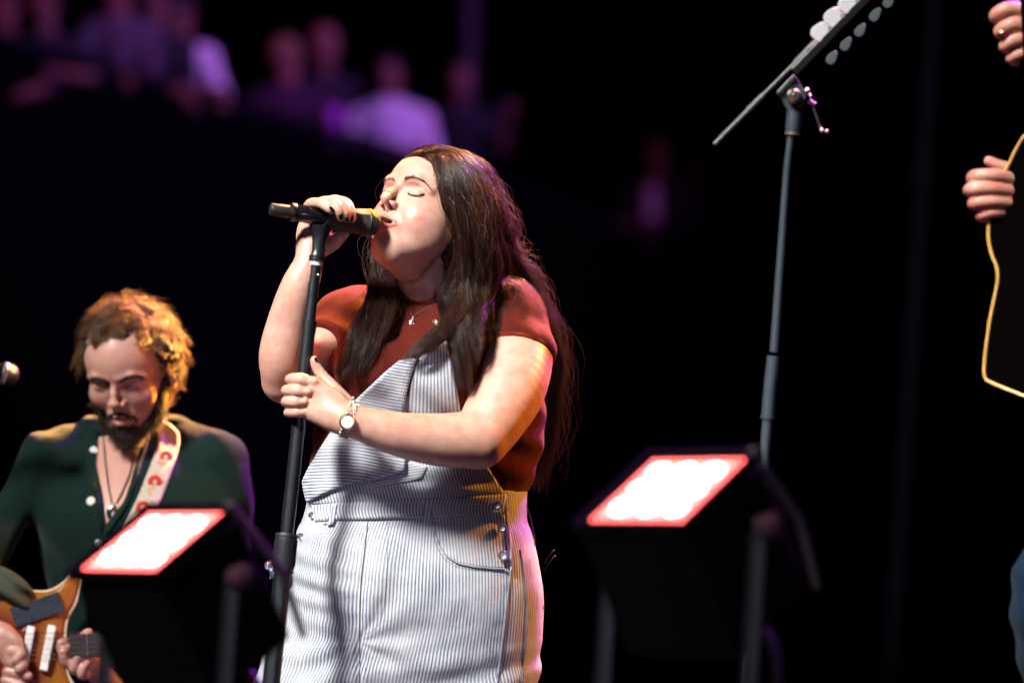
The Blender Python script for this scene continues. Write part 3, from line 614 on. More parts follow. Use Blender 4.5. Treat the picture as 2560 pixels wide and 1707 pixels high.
# fly, pocket and seams
seam('front_seam', [(920, 1302), (912, 1370), (903, 1444), (900, 1520), (899, 1587), (900, 1660), (898, 1720)], ov_sdf, .0006, .0012, M_STITCH, singer, n=5)
seam('fly_stitching', [(969, 1303), (969, 1357), (967, 1440), (961, 1510), (950, 1555), (930, 1578), (902, 1589)], ov_sdf, .0006, .0006, M_STITCH, singer, dash=1, n=4)
pk = [(1086, 1300), (1089, 1330), (1098, 1362), (1116, 1390), (1145, 1408), (1190, 1417), (1236, 1421), (1264, 1422)]
patch('hip_pocket', pk[::-1] + [(1088, 1288), (1180, 1285), (1263, 1282), (1266, 1350)], ov_sdf, .0004, .0016, M_DENIM, singer, s=lambda x, y: x * 1.02 - .10 * y, rnd=.6)
seam('pocket_hem', pk, ov_sdf, .0022, .0016, M_DENIM, singer, n=6)
seam('pocket_stitching', [(p[0] - 5, p[1] + 7) for p in pk], ov_sdf, .0008, .0006, M_STITCH, singer, dash=1, n=4)
placket = patch('side_placket', [(1262, 1234), (1271, 1290), (1279, 1350), (1282, 1425), (1276, 1427), (1268, 1350), (1262, 1290)], under, .006, .002, M_DENIM, singer, s=lambda x, y: x, step=4)
seam('side_seam', [(1276, 1427), (1268, 1500), (1256, 1600), (1241, 1720)], ov_sdf, .0008, .0022, M_DENIM, singer, n=6)
seam('side_seam', [(1300, 1374), (1310, 1440), (1317, 1514), (1312, 1620), (1302, 1720)], ov_sdf, .0008, .0018, M_STITCH, singer, n=6)
def button(px, py, r=12):
    w = float(drape(under, np.array([px]), np.array([py]))[0]) - .012; c_ = C(px, py, w); b = MB()
    b.lathe(c_, (.05, .05, 1), [(-.003, S(r) * .6), (-.003, S(r)), (0, S(r)), (.0012, S(r) * .92), (.0008, S(r) * .72), (.0002, S(r) * .66), (.0004, S(r) * .42), (.0016, S(r) * .36), (.0018, S(r) * .12), (.001, 0)], 20)
    return b.build('button', M_METAL, singer)
for b_ in ((1243, 1262, 12), (1255, 1319, 12), (1257, 1388, 12), (779, 1287, 8), (751, 1340, 8)): button(*b_)
for px, py in ((1085, 1299), (1265, 1426), (812, 1309)):
    w = float(drape(under, np.array([px]), np.array([py]))[0]) - .003; MB().sphere(C(px, py, w), S(4), sc3=(1, 1, .6)).build('rivet', M_METAL, singer)
# shoes below the frame, standing on the stage
for sx in (748, 1130): 
    surf(G([cone((sx, 2655, .08), (sx - 10, 2690, -.08), 38, 34, .03), cone((sx, 2620, .1), (sx, 2660, .1), 36, 40, .03)], .02), 'shoe', M_WHITE, singer, h=.006)
# ---------------------------------------------------------------- hair
def strands_mesh(name, P, r, tone, material, parent, sides=3, taper=.35):
    """P (n,m,3) camera-frame strands -> one mesh of thin tubes"""
    n, m, _ = P.shape; T = np.gradient(P, axis=1); T /= np.linalg.norm(T, axis=2)[..., None] + 1e-12
    up = np.array([.2, .15, .97]); u = up - T * (T @ up)[..., None]; u /= np.linalg.norm(u, axis=2)[..., None] + 1e-12; v = np.cross(T, u)
    rr = np.asarray(r, float).reshape(-1, 1) * np.interp(np.linspace(0, 1, m), [0, .08, .6, 1], [.8, 1, .9, taper])[None, :]
    V = np.stack([P + rr[..., None] * (math.cos(a) * u + math.sin(a) * v) for a in np.linspace(0, 2 * math.pi, sides, endpoint=False)], 2)
    idx = np.arange(n * m * sides).reshape(n, m, sides); F = []
    for j in range(sides):
        k = (j + 1) % sides; F.append(np.stack([idx[:, :-1, j], idx[:, :-1, k], idx[:, 1:, k], idx[:, 1:, j]], -1).reshape(-1, 4))
    tn = np.repeat(np.asarray(tone, np.float32), m * sides)
    return mesh_np(name, V.reshape(-1, 3), np.concatenate(F), material, parent, attrs={'tone': tn})
def sheet(guides, n, m=26, jit=6, wave=4, clump=60, seed=0, cut=(0.75, 1.0), root=.12, wfreq=1.6):
    """guides: list of lists of (px,py,w); strands interpolate between neighbours. jit/wave in photo px"""
    g = np.random.default_rng(seed); K = []
    for q in guides:
        p = cr(q, 80); L = np.r_[0, np.cumsum(np.linalg.norm(np.diff(p * [1, 1, 1371], axis=0), axis=1))]; t = np.linspace(0, L[-1], m); K.append(np.stack([np.interp(t, L, p[:, j]) for j in range(3)], 1))
    K = np.array(K); out = []; ctone = g.random(clump) ** 2.6; tn = []
    cu = g.random(clump) * (len(K) - 1); cph = g.random((clump, 6)) * 6.28; cw = g.normal(0, 1, (clump, 2)); t = np.linspace(0, 1, m)
    for i in range(n):
        c_ = g.integers(clump); u0 = np.clip(g.random() * (len(K) - 1), 0, len(K) - 1.0001); c_ = int(np.argmin(np.abs(cu - u0) + g.random(clump) * .12 * (len(K) - 1)))
        uu = np.clip(u0 + (cu[c_] - u0) * np.interp(t, [0, .25, .7, 1], [0, .1, .75, .9]) * g.uniform(.5, 1), 0, len(K) - 1.0001)
        a = uu.astype(int); f = (uu - a)[:, None]; ar = np.arange(m); p = K[a, ar] * (1 - f) + K[np.minimum(a + 1, len(K) - 1), ar] * f
        tn.append(ctone[c_] * .7 + g.random() ** 3 * .4); L = g.uniform(*cut); tt = t * L; p = np.stack([np.interp(tt, t, p[:, j]) for j in range(3)], 1)
        amp = np.interp(t, [0, .15, .5, 1], [root * .3, root, 1, 1.5]); ph = cph[c_]
        wx = np.sin(t * 6.28 * wfreq + ph[0]) * wave * amp + g.normal(0, jit) * amp * .7 + cw[c_, 0] * jit * amp * .7 + np.sin(t * 6.28 * 3.1 + ph[1] + g.normal(0, .5)) * wave * .3 * amp
        wz = np.sin(t * 6.28 * wfreq + ph[2]) * wave * .8 * amp + g.normal(0, jit) * amp * .8 + cw[c_, 1] * jit * amp * .6 - 2
        wy = g.normal(0, 2) + np.sin(t * 6.28 * 2.3 + g.random() * 6) * .8
        tan = np.gradient(p[:, :2], axis=0); tan /= np.linalg.norm(tan, axis=1)[:, None] + 1e-9; nx = np.stack([-tan[:, 1], tan[:, 0]], 1)
        px = p[:, 0] + nx[:, 0] * wx + wy * .3; py = p[:, 1] + nx[:, 1] * wx + wy; w = p[:, 2] + wz / 1371
        d = D0 + w; out.append(np.stack([(px - 1280) * d / FPX, -(py - 853.5) * d / FPX, -w], 1))
    TONES[len(out)] = np.array(tn); return np.array(out)
TONES = {}
def push(P, sdf, off=.002, it=2, start=0):
    s = P.shape; Q = P.reshape(-1, 3).copy()
    for _ in range(it):
        d = dist(sdf, Q); m = d < off
        if not m.any(): break
        q = Q[m]; e = 1e-3; g = np.stack([dist(sdf, q + np.eye(3)[i] * e) - d[m] for i in range(3)], 1); g /= np.linalg.norm(g, axis=1)[:, None] + 1e-9
        Q[m] = q + g * (off - d[m])[:, None]
    return Q.reshape(s)
hf_o, hf_M, hf_s = HF
cap = G([Ell((0, 26, -93), (78.5, 90.5, 99), 4), Ell((0, 33, -52), (66, 61, 55), 20), Half((0, 66, -6), (0, -.60, .80), 3, True)], 0, frame=HF)
cap.ch[2].n = -cap.ch[2].n; cap.ch[2].k = 2
scalp_sdf = G([s_head], 0)
mass = G([cap] + chain([(1150, 560, -.03, 60), (1190, 640, .0, 60), (1215, 730, .02, 62)], .03) + chain([(1150, 620, -.05, 32), (1150, 740, -.06, 36), (1162, 810, -.10, 30), (1165, 880, -.14, 22), (1160, 940, -.155, 12)], .03)
         + chain([(1215, 640, .07, 46), (1270, 740, .12, 38), (1315, 850, .13, 30), (1325, 960, .13, 18), (1322, 1040, .12, 8)], .03)
         + chain([(1010, 560, .07, 40), (980, 640, .04, 28), (970, 710, .02, 30), (955, 770, -.06, 26), (922, 830, -.10, 26), (890, 890, -.125, 18), (868, 930, -.135, 8)], .03), .01)
hair = surf(mass, 'hair', M_HAIR_BASE, singer, h=.004)
A = [[(1057, 391, -.078), (1076, 397, -.100), (1091, 447, -.128), (1113, 511, -.137), (1137, 562, -.12), (1146, 620, -.10), (1132, 680, -.09), (1112, 740, -.10), (1118, 800, -.155), (1140, 880, -.18), (1152, 960, -.185)],
     [(1072, 384, -.07), (1103, 400, -.11), (1125, 460, -.135), (1142, 530, -.14), (1158, 600, -.13), (1160, 680, -.11), (1150, 750, -.12), (1150, 820, -.165), (1162, 900, -.18), (1162, 990, -.185)],
     [(1090, 377, -.055), (1135, 398, -.10), (1165, 460, -.125), (1182, 550, -.13), (1190, 640, -.12), (1178, 720, -.11), (1168, 790, -.15), (1178, 860, -.172), (1172, 930, -.178)],
     [(1108, 372, -.035), (1165, 398, -.08), (1203, 465, -.10), (1222, 550, -.10), (1228, 640, -.10), (1212, 720, -.10), (1190, 790, -.15), (1190, 850, -.172), (1180, 900, -.178)],
     [(1125, 369, -.01), (1188, 400, -.05), (1230, 470, -.065), (1250, 560, -.06), (1262, 640, .02), (1285, 695, .10), (1325, 750, .13), (1370, 830, .135), (1392, 920, .13)]]
Bk = [[(1115, 370, -.01), (1185, 400, -.045), (1228, 470, -.05), (1248, 560, -.045), (1268, 640, .03), (1300, 700, .10), (1340, 765, .13), (1372, 840, .13), (1384, 920, .13), (1376, 1040, .12), (1362, 1140, .12), (1342, 1200, .115)],
      [(1105, 370, .02), (1188, 394, .0), (1240, 468, .01), (1258, 560, .02), (1278, 640, .06), (1318, 712, .12), (1358, 800, .14), (1388, 890, .135), (1384, 1000, .13), (1372, 1100, .13), (1352, 1180, .12), (1336, 1240, .12)],
      [(1095, 370, .04), (1170, 392, .07), (1225, 470, .09), (1250, 560, .10), (1265, 650, .11), (1300, 740, .13), (1335, 850, .14), (1362, 960, .14), (1352, 1060, .14), (1340, 1140, .14), (1330, 1190, .14)]]
Lf = [[(1056, 390, -.076), (1018, 400, -.045), (985, 430, -.005), (968, 490, .03), (965, 550, .05), (948, 600, .04), (934, 640, .02), (936, 700, -.0), (925, 760, -.09), (893, 810, -.14), (868, 870, -.16), (845, 945, -.165)],
      [(1058, 388, -.07), (1030, 398, -.03), (1000, 430, .02), (985, 500, .05), (980, 560, .06), (965, 620, .05), (955, 670, .02), (955, 720, -.02), (945, 780, -.11), (915, 840, -.15), (888, 900, -.165), (858, 950, -.165)],
      [(1064, 384, -.06), (1045, 400, 0), (1020, 440, .05), (1005, 520, .06), (1000, 600, .06), (985, 660, .04), (985, 700, .0), (982, 745, -.07), (968, 800, -.13), (942, 850, -.155), (915, 905, -.168), (892, 935, -.168)]]
Sw = [[(1165, 640, -.115), (1155, 700, -.115), (1140, 760, -.14), (1110, 805, -.172), (1070, 845, -.188), (1030, 878, -.192), (990, 905, -.19)],
      [(1180, 650, -.12), (1175, 710, -.12), (1165, 770, -.145), (1135, 820, -.175), (1100, 858, -.19), (1065, 885, -.195), (1040, 912, -.192)]]
HS = [sheet(A, 3800, 40, 3.0, 11, 40, 1, (.8, 1), wfreq=2.2), sheet(Bk, 2300, 44, 4, 9, 40, 2, (.55, 1), wfreq=3.4), sheet(Lf, 2200, 40, 3.0, 11, 22, 3, (.8, 1), wfreq=2.6), sheet(Sw, 800, 28, 3, 8, 7, 4, (.6, 1), wfreq=1.6)]
Tp = [[(1066, 386, -.075), (1052, 376, -.03), (1034, 384, .02), (1012, 408, .06), (995, 450, .08), (985, 520, .08), (985, 600, .07), (975, 660, .05)],
      [(1085, 378, -.055), (1075, 370, -.02), (1062, 371, .02), (1040, 385, .07), (1020, 430, .10), (1010, 500, .11), (1010, 600, .10), (1000, 660, .08)],
      [(1100, 374, -.03), (1096, 368, .01), (1090, 369, .04), (1075, 380, .09), (1060, 420, .12), (1050, 500, .14), (1045, 600, .13), (1040, 660, .10)]]
HS.append(sheet(Tp, 900, 22, 3, 3, 20, 8, (.8, 1)))
FW = [sheet(A, 200, 34, 12, 12, 60, 5, (.5, 1), wfreq=2.6), sheet(Bk, 420, 44, 17, 17, 130, 6, (.4, 1), wfreq=3.2), sheet(Lf, 200, 34, 13, 13, 50, 7, (.5, 1), wfreq=2.6)]
clear = G([tee_body, sleeveL, sleeveR, s_head, neck], .0)
clear2 = G([tee_body, sleeveL, Ell((0, 24, -90), (77, 90, 99), 0)], 0)
hsk = G([Ell((0, 24, -90), (75.5, 89, 98), 0), Ell((0, -20, -70), (70, 80, 50), 20)], 0, frame=HF)
clear = G([tee_body, sleeveL, sleeveR, neck, hsk], 0)
for i, P in enumerate(HS + FW):
    P = push(P, clear, .003 if i < 5 else .004, 2)
    n = len(P); g = np.random.default_rng(50 + i)
    strands_mesh('hair_strands' if i < 5 else 'loose_hairs', P, g.uniform(.00030, .00055, n) if i < 5 else g.uniform(.00034, .00055, n), TONES[n], M_HAIR, hair)
# brows and lashes: short hairs on the face
def face_hairs(name, path, n, width, ln, ang, r, material, seed, curl=0.0, lift=.0006):
    g = np.random.default_rng(seed); Pp = cr(path, 60); out = []
    t = g.random(n); q = np.stack([np.interp(t, np.linspace(0, 1, 60), Pp[:, j]) for j in range(2)], 1)
    wd = np.interp(t, [0, .25, .7, 1], width); q[:, 1] += g.normal(0, 1, n) * wd * .4
    a = np.radians(np.interp(t, np.linspace(0, 1, len(ang)), ang) + g.normal(0, 10, n)); L = ln * g.uniform(.7, 1.2, n); m = 5; s_ = np.linspace(0, 1, m)
    X = q[:, 0][:, None] + np.cos(a)[:, None] * L[:, None] * s_; Y = q[:, 1][:, None] + np.sin(a)[:, None] * L[:, None] * s_ + curl * s_ ** 2
    w = drape(body_sdf_face, X.ravel(), Y.ravel()).reshape(X.shape) - lift
    d = D0 + w; return strands_mesh(name, np.stack([(X - 1280) * d / FPX, -(Y - 853.5) * d / FPX, -w], -1), np.full(n, r), np.full(n, .2), material, singer)
body_sdf_face = G([s_head], 0)
face_hairs('eyebrow', [(1011, 450), (1021, 444.5), (1034, 444), (1052, 449.5), (1065, 459), (1078, 474)], 620, [6, 6.5, 3.6, 2], 5, [-75, -20, 10, 35, 50], .00011, M_BROW, 11)
face_hairs('eyebrow', [(987, 452), (980, 448), (968, 449), (961, 455)], 160, [5, 6, 4, 2], 5, [-110, -160, -190, -220], .00014, M_BROW, 12)
face_hairs('eyelashes', [(1019, 480), (1026, 485), (1037, 488), (1050, 486.5), (1059, 484)], 160, [1.2, 1.6, 1.4, 1], 5, [100, 60, 30], .00022, M_BLACK, 13, lift=.0012)
face_hairs('eyelashes', [(975, 478), (969, 479), (963, 476)], 50, [1, 1, 1, 1], 3, [120, 150], .0002, M_BLACK, 14)
# ---------------------------------------------------------------- microphone and stand in the singer's hands
def bump_grid_mat(name, col, sc_, rough=.35, metal=.6):
    m, t, b = newmat(name); L = t.links.new; tc = t.nodes.new('ShaderNodeTexCoord'); v = t.nodes.new('ShaderNodeTexVoronoi'); v.inputs['Scale'].default_value = sc_; v.inputs['Randomness'].default_value = .15
    L(tc.outputs['Object'], v.inputs['Vector']); bp = t.nodes.new('ShaderNodeBump'); bp.inputs['Strength'].default_value = 1; bp.inputs['Distance'].default_value = .002; bp.invert = True
    L(v.outputs['Distance'], bp.inputs['Height']); L(bp.outputs[0], b.inputs['Normal']); b.inputs['Base Color'].default_value = (*col, 1); b.inputs['Roughness'].default_value = rough; b.inputs['Metallic'].default_value = metal; return m
M_GRILLE = bump_grid_mat('wire_grille', (0.006, 0.0065, 0.0075), 520, .5, 0)
M_GRILLE2 = bump_grid_mat('wire_grille_light_tint', (0.05, 0.042, 0.03), 330, .4, .6)  # amber light on the ball grille tinted into its colour
mA = C(679, 524, -.205); mB = C(931, 558, -.145); mL = np.linalg.norm(mB - mA); mx_ = (mB - mA) / mL
mic = empty('microphone', (mA + mB) / 2, 'black handheld microphone gripped at the singer\'s lips, sitting in the stand clip', 'microphone')
q_ = S(1, -.17)
MB().lathe(mA, mx_, [(-.003, 0), (-.003, 13 * q_), (-.0015, 15 * q_), (.0, 16 * q_), (.022, 16.5 * q_), (.036, 17 * q_)], 32).build('end_cap', M_RUBBER, mic)
MB().lathe(mA, mx_, [(.034, 17 * q_), (.034, 22.5 * q_), (.036, 23.5 * q_), (.042, 23.5 * q_), (.044, 22.5 * q_), (.044, 20 * q_)], 32).build('colour_ring', M_BLACK, mic)
MB().lathe(mA, mx_, [(.040, 18 * q_), (.044, 21.5 * q_), (.08, 23 * q_), (.13, 24.5 * q_), (mL - .05, 26 * q_), (mL - .046, 26 * q_)], 32).build('handle', M_BLACKG, mic)
MB().lathe(mA, mx_, [(mL - .050, 25 * q_), (mL - .048, 29 * q_), (mL - .045, 30 * q_), (mL - .042, 30 * q_), (mL - .040, 29 * q_)], 32).build('neck_ring', M_BLACKG, mic)
gr = MB().lathe(mA, mx_, [(mL - .042, 28 * q_), (mL - .034, 31 * q_), (mL - .012, 34.5 * q_), (mL - .009, 34.5 * q_)], 40).build('grille', M_GRILLE, mic)
MB().lathe(mA, mx_, [(mL - .010, 34.6 * q_), (mL - .009, 35.8 * q_), (mL - .007, 35.8 * q_), (mL - .006, 34.6 * q_)], 40).build('grille_band', M_BLACK, gr)
MB().lathe(mA, mx_, [(mL - .007, 34.4 * q_), (mL - .001, 33.5 * q_), (mL + .006, 29 * q_), (mL + .011, 21 * q_), (mL + .0135, 11 * q_), (mL + .0145, 0)], 40).build('grille_front', M_GRILLE, gr)
# stand
def stl(y):  # centre line of the stand tube
    return C(np.interp(y, [640, 1050, 1688, 2700], [792, 747, 680, 572]), y, np.interp(y, [640, 2700], [-.187, -.35]))
stand = empty('microphone_stand', stl(2690), 'black straight microphone stand in front of the singer, gripped by both hands', 'microphone stand')
def seg(b, y0, y1, r0, r1=None, n=24):
    a = stl(y0); c_ = stl(y1); L = np.linalg.norm(c_ - a); return b.lathe(a, c_ - a, [(0, r0 * q_), (L, (r1 or r0) * q_)], n)
b = MB(); seg(b, 664, 800, 12, 12.5); b.build('upper_tube', M_BLACKM, stand)
b = MB(); seg(b, 705, 736, 14); seg(b, 739, 744, 14.5); seg(b, 690, 693, 13); b.build('tube_sleeve', M_BLACKM, stand)
b = MB(); seg(b, 652, 664, 14.5, 14.5); b.build('white_collar', M_WHITE, stand)
b = MB(); b.sphere(stl(688) + np.array([.007, 0, .008]), .0035); b.build('set_screw', M_GOLD, stand)
b = MB(); seg(b, 803, 806, 19.5); seg(b, 806, 830, 18.5, 18.5); seg(b, 744, 803, 13.2, 14.5); b.build('coupling', M_BLACKM, stand)
b = MB(); seg(b, 828, 1340, 17); b.build('middle_tube', M_BLACKM, stand)
# ribbed clutch grip
b = MB(); seg(b, 1333, 1338, 27, 28.5, 40); seg(b, 1338, 1342, 28.5, 28.5, 40)
a = stl(1342); c_ = stl(1420); L = np.linalg.norm(c_ - a); pr = []
b.lathe(a, c_ - a, [(0, 27 * q_), (L * .1, 28 * q_), (L, 27.5 * q_)], 40)
ax = (c_ - a) / L; u = np.cross(ax, [0, 0, 1.]); u /= np.linalg.norm(u); v = np.cross(ax, u)
for k in range(40):
    an = k * math.pi / 20; d_ = math.cos(an) * u + math.sin(an) * v; b.tube([a + ax * .004 + d_ * 28 * q_, c_ - ax * .004 + d_ * 27.8 * q_], .0007, 5)
seg(b, 1421, 1424, 26); seg(b, 1426, 1432, 27, 26); b.build('clutch_grip', M_RUBBER, stand)
b = MB(); seg(b, 1420, 2680, 22, 22); b.build('lower_tube', M_BLACKM, stand)
a = stl(2672); fl = MC[:3, :3].T @ np.array([0, 0, 1.]); b = MB(); b.lathe(a - fl * .012, fl, [(0, .13), (.006, .132), (.014, .128), (.02, .03), (.03, .02)], 40); b.build('round_base', M_BLACKM, stand)
# clip: hinge block, fork and cradle under the handle
top = mA + mx_ * .098; bot = stl(652); b = MB()
ax = bot - (top - np.array([0, 30 * q_, 0])); 
ct = [C(803, 566, -.178), C(799, 590, -.18), C(796.5, 610, -.182), C(795, 632, -.184), bot]
rr_ = np.array([30, 20, 16.5, 17, 19.5]); cp_ = cr(np.c_[np.array(ct), rr_], 24); b.tube(cp_[:, :3], cp_[:, 3] * q_, 18, flat=.75); 
b.build('clip_stem', M_BLACKM, stand)
b = MB(); c0 = mA + mx_ * .085; c1 = mA + mx_ * .150; n_ = 18; Vv = []; 
yy_ = np.array([0, 1., 0]) - mx_ * mx_[1]; yy_ /= np.linalg.norm(yy_); zz_ = np.cross(mx_, yy_)
for (cc, r_) in ((c0, 27.5), (c1, 29)):
    for rad in (r_, r_ + 3.5):
        for k in range(n_ + 1):
            an = math.radians(-208 + 236 * k / n_ ); Vv.append(cc + q_ * rad * (math.cos(an) * zz_ + math.sin(an) * yy_) + mx_ * .012 * math.cos(an) * 1.2)
m_ = n_ + 1; F = []
for k in range(n_): F += [[k, k + 1, 2 * m_ + k + 1, 2 * m_ + k], [m_ + k, 3 * m_ + k, 3 * m_ + k + 1, m_ + k + 1], [k, m_ + k, m_ + k + 1, k + 1], [2 * m_ + k, 2 * m_ + k + 1, 3 * m_ + k + 1, 3 * m_ + k]]
F += [[0, 2 * m_, 3 * m_, m_], [n_, m_ + n_, 3 * m_ + n_, 2 * m_ + n_]]
b.add(Vv, F); b.build('clip_cradle', M_RUBBER, stand)
b = MB(); seg(b, 640, 652, 19.5); b.build('clip_collar', M_BLACKM, stand)
# nails
def nail(px, py, ang, w_=5.2, l_=9.0, mt=M_BLACKG, base=None):
    w = float(drape(base, np.array([px]), np.array([py]))[0]); e = 2.0
    p0 = C(px, py, w); wx = float(drape(base, np.array([px + e]), np.array([py]))[0]); wy = float(drape(base, np.array([px]), np.array([py + e]))[0])
    n = np.cross(C(px + e, py, wx) - p0, C(px, py + e, wy) - p0); n /= np.linalg.norm(n); n = -n if n[2] < 0 else n
    n = n + np.array([0, 0, 1.2]); n /= np.linalg.norm(n)
    a = np.array([math.sin(ang), -math.cos(ang), 0]); a = a - n * (a @ n); a /= np.linalg.norm(a); s_ = np.cross(n, a); R_ = np.stack([s_, n, a], 1)
    b = MB(); b.sphere((0, 0, 0), 1, 16, 10); V = b.V[0]; V = np.sign(V) * np.abs(V) ** .8 ; b.V[0] = (V * np.array([S(w_), .0013, S(l_)])) @ R_.T + p0 + n * .0002
    return b.build('fingernail', mt, singer)
hr = G([handR], 0); hl = G([handL], 0)
for px, py, an, ww in ((830, 524, .75, 4.6), (852, 542, .12, 5), (867, 549, .05, 5), (878.5, 547, -.05, 4.6)): nail(px, py, an, ww, 9, M_BLACKG, hr)
nail(790, 899, 3.6, 3.6, 7, M_BLACKG, hl)
# watch
watch = None
wa = C(872, 1052, -.268); wd = C(858, 1047, -.268) - C(885, 1056, -.268); wd /= np.linalg.norm(wd); arm_only = G([armL, handL], .01)
u = np.cross(wd, [0, 0, 1.]); u /= np.linalg.norm(u); v = np.cross(wd, u)
def ring_pt(an, t, off):
    d_ = math.cos(an) * u + math.sin(an) * v; rr = np.linspace(.015, .05, 120); P = wa + wd * t + d_ * rr[:, None]; dd = dist(arm_only, P); i = int(np.argmax(dd > 0)); return wa + wd * t + d_ * (rr[i] + off), d_
br = {0: MB(), 1: MB()}
fa = math.atan2(v[2], u[2]) # angle facing the camera
for k in range(30):
    an = fa + k * 2 * math.pi / 30
    for j, t in enumerate((-.0066, -.0035, 0, .0035, .0066)):
        p, d_ = ring_pt(an + (.05 if j % 2 else -.05), t, .0012); br[1 if j in (2,) else 0].sphere(p, .0021 if j != 2 else .0018, 8, 6)
bw = br[0].build('watch_bracelet', M_SILVER, singer); br[1].build('gold_links', M_GOLD, bw)
p, d_ = ring_pt(fa - .02, 0.001, .0005); dn = d_ / np.linalg.norm(d_)
case = MB().lathe(p, dn, [(0, .0125), (.002, .0142), (.005, .0142), (.0062, .0128)], 32).build('watch_case', M_SILVER, singer)
MB().lathe(p, dn, [(.0055, .0135), (.0072, .0126), (.0076, .0112), (.0068, .0108), (.006, .0105)], 32).build('watch_bezel', M_GOLD, case)
MB().lathe(p, dn, [(.0062, .0108), (.0066, .0108)], 32).build('watch_dial', mat('watch_dial_white', (.78, .78, .76), .3), case)
h1 = np.cross(dn, [0, 1., 0]); h1 /= np.linalg.norm(h1); h2 = np.cross(dn, h1); b = MB()
for k in range(12): a_ = k * math.pi / 6; d_ = math.cos(a_) * h1 + math.sin(a_) * h2; b.box(p + dn * .0071 + d_ * .0088, d_ * .0009, np.cross(dn, d_) * .0003, dn * .0002)
for a_, l_ in ((2.2, .006), (3.9, .0085)): d_ = math.cos(a_) * h1 + math.sin(a_) * h2; b.box(p + dn * .0073 + d_ * l_ / 2, d_ * l_ / 2, np.cross(dn, d_) * .0003, dn * .0002)
b.build('watch_hands', M_GOLD, case)
# necklace, earring, nose stud, hip chain, bandana
def cord(name, pts, base, off, r, material, parent, beads=0):
    P = resamp(cr(pts, 40), 2.2 if beads else 4); w = drape(base, P[:, 0], P[:, 1]); Q = [C(p_[0], p_[1], ww - off) for p_, ww in zip(P, w)]; b = MB()
    if beads:
        for p_ in Q: b.sphere(p_, beads, 6, 4)
    b.tube(Q, r, 6); return b.build(name, material, parent)
tb = G([tee_sdf, body_sdf], 0)
nk = cord('necklace', [(1003, 740), (1014, 765), (1033, 792)], tb, .002, .0006, M_SILVER, singer, .0011); cord('necklace', [(1033, 792), (1050, 780), (1074, 767), (1096, 742)], tb, .002, .0006, M_SILVER, singer, .0011)
w = float(drape(tb, np.array([1029.]), np.array([805.]))[0]) - .003; b = MB()
for x, y, r_ in ((1033, 794, 2.4), (1031, 798, 4), (1029, 805, 4.2), (1028, 811, 5), (1023, 806, 2.2), (1035, 808, 2.2), (1025, 817, 2.2), (1031, 818, 2.2), (1022, 811, 2.4)): b.sphere(C(x, y, w), S(r_), 10, 7, sc3=(1, 1, .5))
b.build('pendant', M_SILVER, nk)
w = float(drape(scalp_sdf, np.array([1143.]), np.array([588.]))[0]) - .012; b = MB()
for a_ in range(5): d_ = np.array([math.cos(a_ * 1.257 + .3), math.sin(a_ * 1.257 + .3), 0]); b.tube([C(1144, 588, w), C(1144, 588, w) + d_ * S(6)], [S(1.5), S(.7)], 5)
b.build('earring', M_SILVER, singer)
b = MB().sphere(C(987, 502, float(drape(scalp_sdf, np.array([987.]), np.array([502.]))[0])), S(1.6)); b.build('nose_stud', M_SILVER, singer)
for cx_, cy_ in ((1091, 811), (1082, 846)):
    w = float(drape(under, np.array([float(cx_)]), np.array([float(cy_)]))[0]) - .022; b = MB(); g = np.random.default_rng(cx_)
    for _ in range(14): b.sphere(C(cx_ + g.normal(0, 5), cy_ + g.normal(0, 4), w), S(g.uniform(1.2, 2.6)), 8, 6)
    b.tube([C(cx_ - 7, cy_ + 5, w), C(cx_ + 8, cy_ - 6, w)], S(1.2), 6); b.build('hair_clip', M_SILVER, singer)
b = MB(); cp_ = resamp(cr([(1316, 1262), (1328, 1300), (1337, 1345), (1336, 1375), (1345, 1425), (1352, 1470), (1358, 1520)], 60), 4.5)
for x, y in cp_: b.sphere(C(x, y, .0), S(1.9), 6, 5)
b.build('hip_chain', M_BLACKM, singer)
b = MB()
for pts in ([(1362, 1428, .02), (1368, 1412, .02), (1381, 1396, .01)], [(1362, 1408, .02), (1370, 1392, .01), (1380, 1380, 0)]):
    Q = [C(*p_) for p_ in cr(pts, 12)]; b.tube(Q, S(.35), 5); b.tube([Q[-1], Q[-1] + (Q[-1] - Q[-3]) * 1.4], S(1.6), 6)
b.build('pack_antenna', M_RUBBER, singer)
w0_ = .01; ban = []
def band_mat():
    m, t, b = newmat('bandana_print'); L = t.links.new; tc = t.nodes.new('ShaderNodeTexCoord'); v = t.nodes.new('ShaderNodeTexVoronoi'); v.inputs['Scale'].default_value = 150; L(tc.outputs['Object'], v.inputs['Vector'])
    r = t.nodes.new('ShaderNodeValToRGB'); r.color_ramp.interpolation = 'CONSTANT'; e = r.color_ramp.elements; e[0].color = (.45, .55, .8, 1); e[1].position = .35; e[1].color = (.02, .03, .12, 1); x = e.new(.62); x.color = (.25, .02, .02, 1)
    L(v.outputs['Distance'], r.inputs[0]); L(r.outputs[0], b.inputs['Base Color']); b.inputs['Roughness'].default_value = .9; return m
surf(G([cone((738, 1372, -.05), (705, 1420, -.06), 16, 24, .01), cone((705, 1420, -.06), (672, 1412, -.06), 20, 10, .01), cone((700, 1430, -.06), (676, 1444, -.06), 16, 6, .01)], .01, disp=lambda P: .003 * vnoise(P, 60, 31)), 'bandana', band_mat(), singer, h=.003)
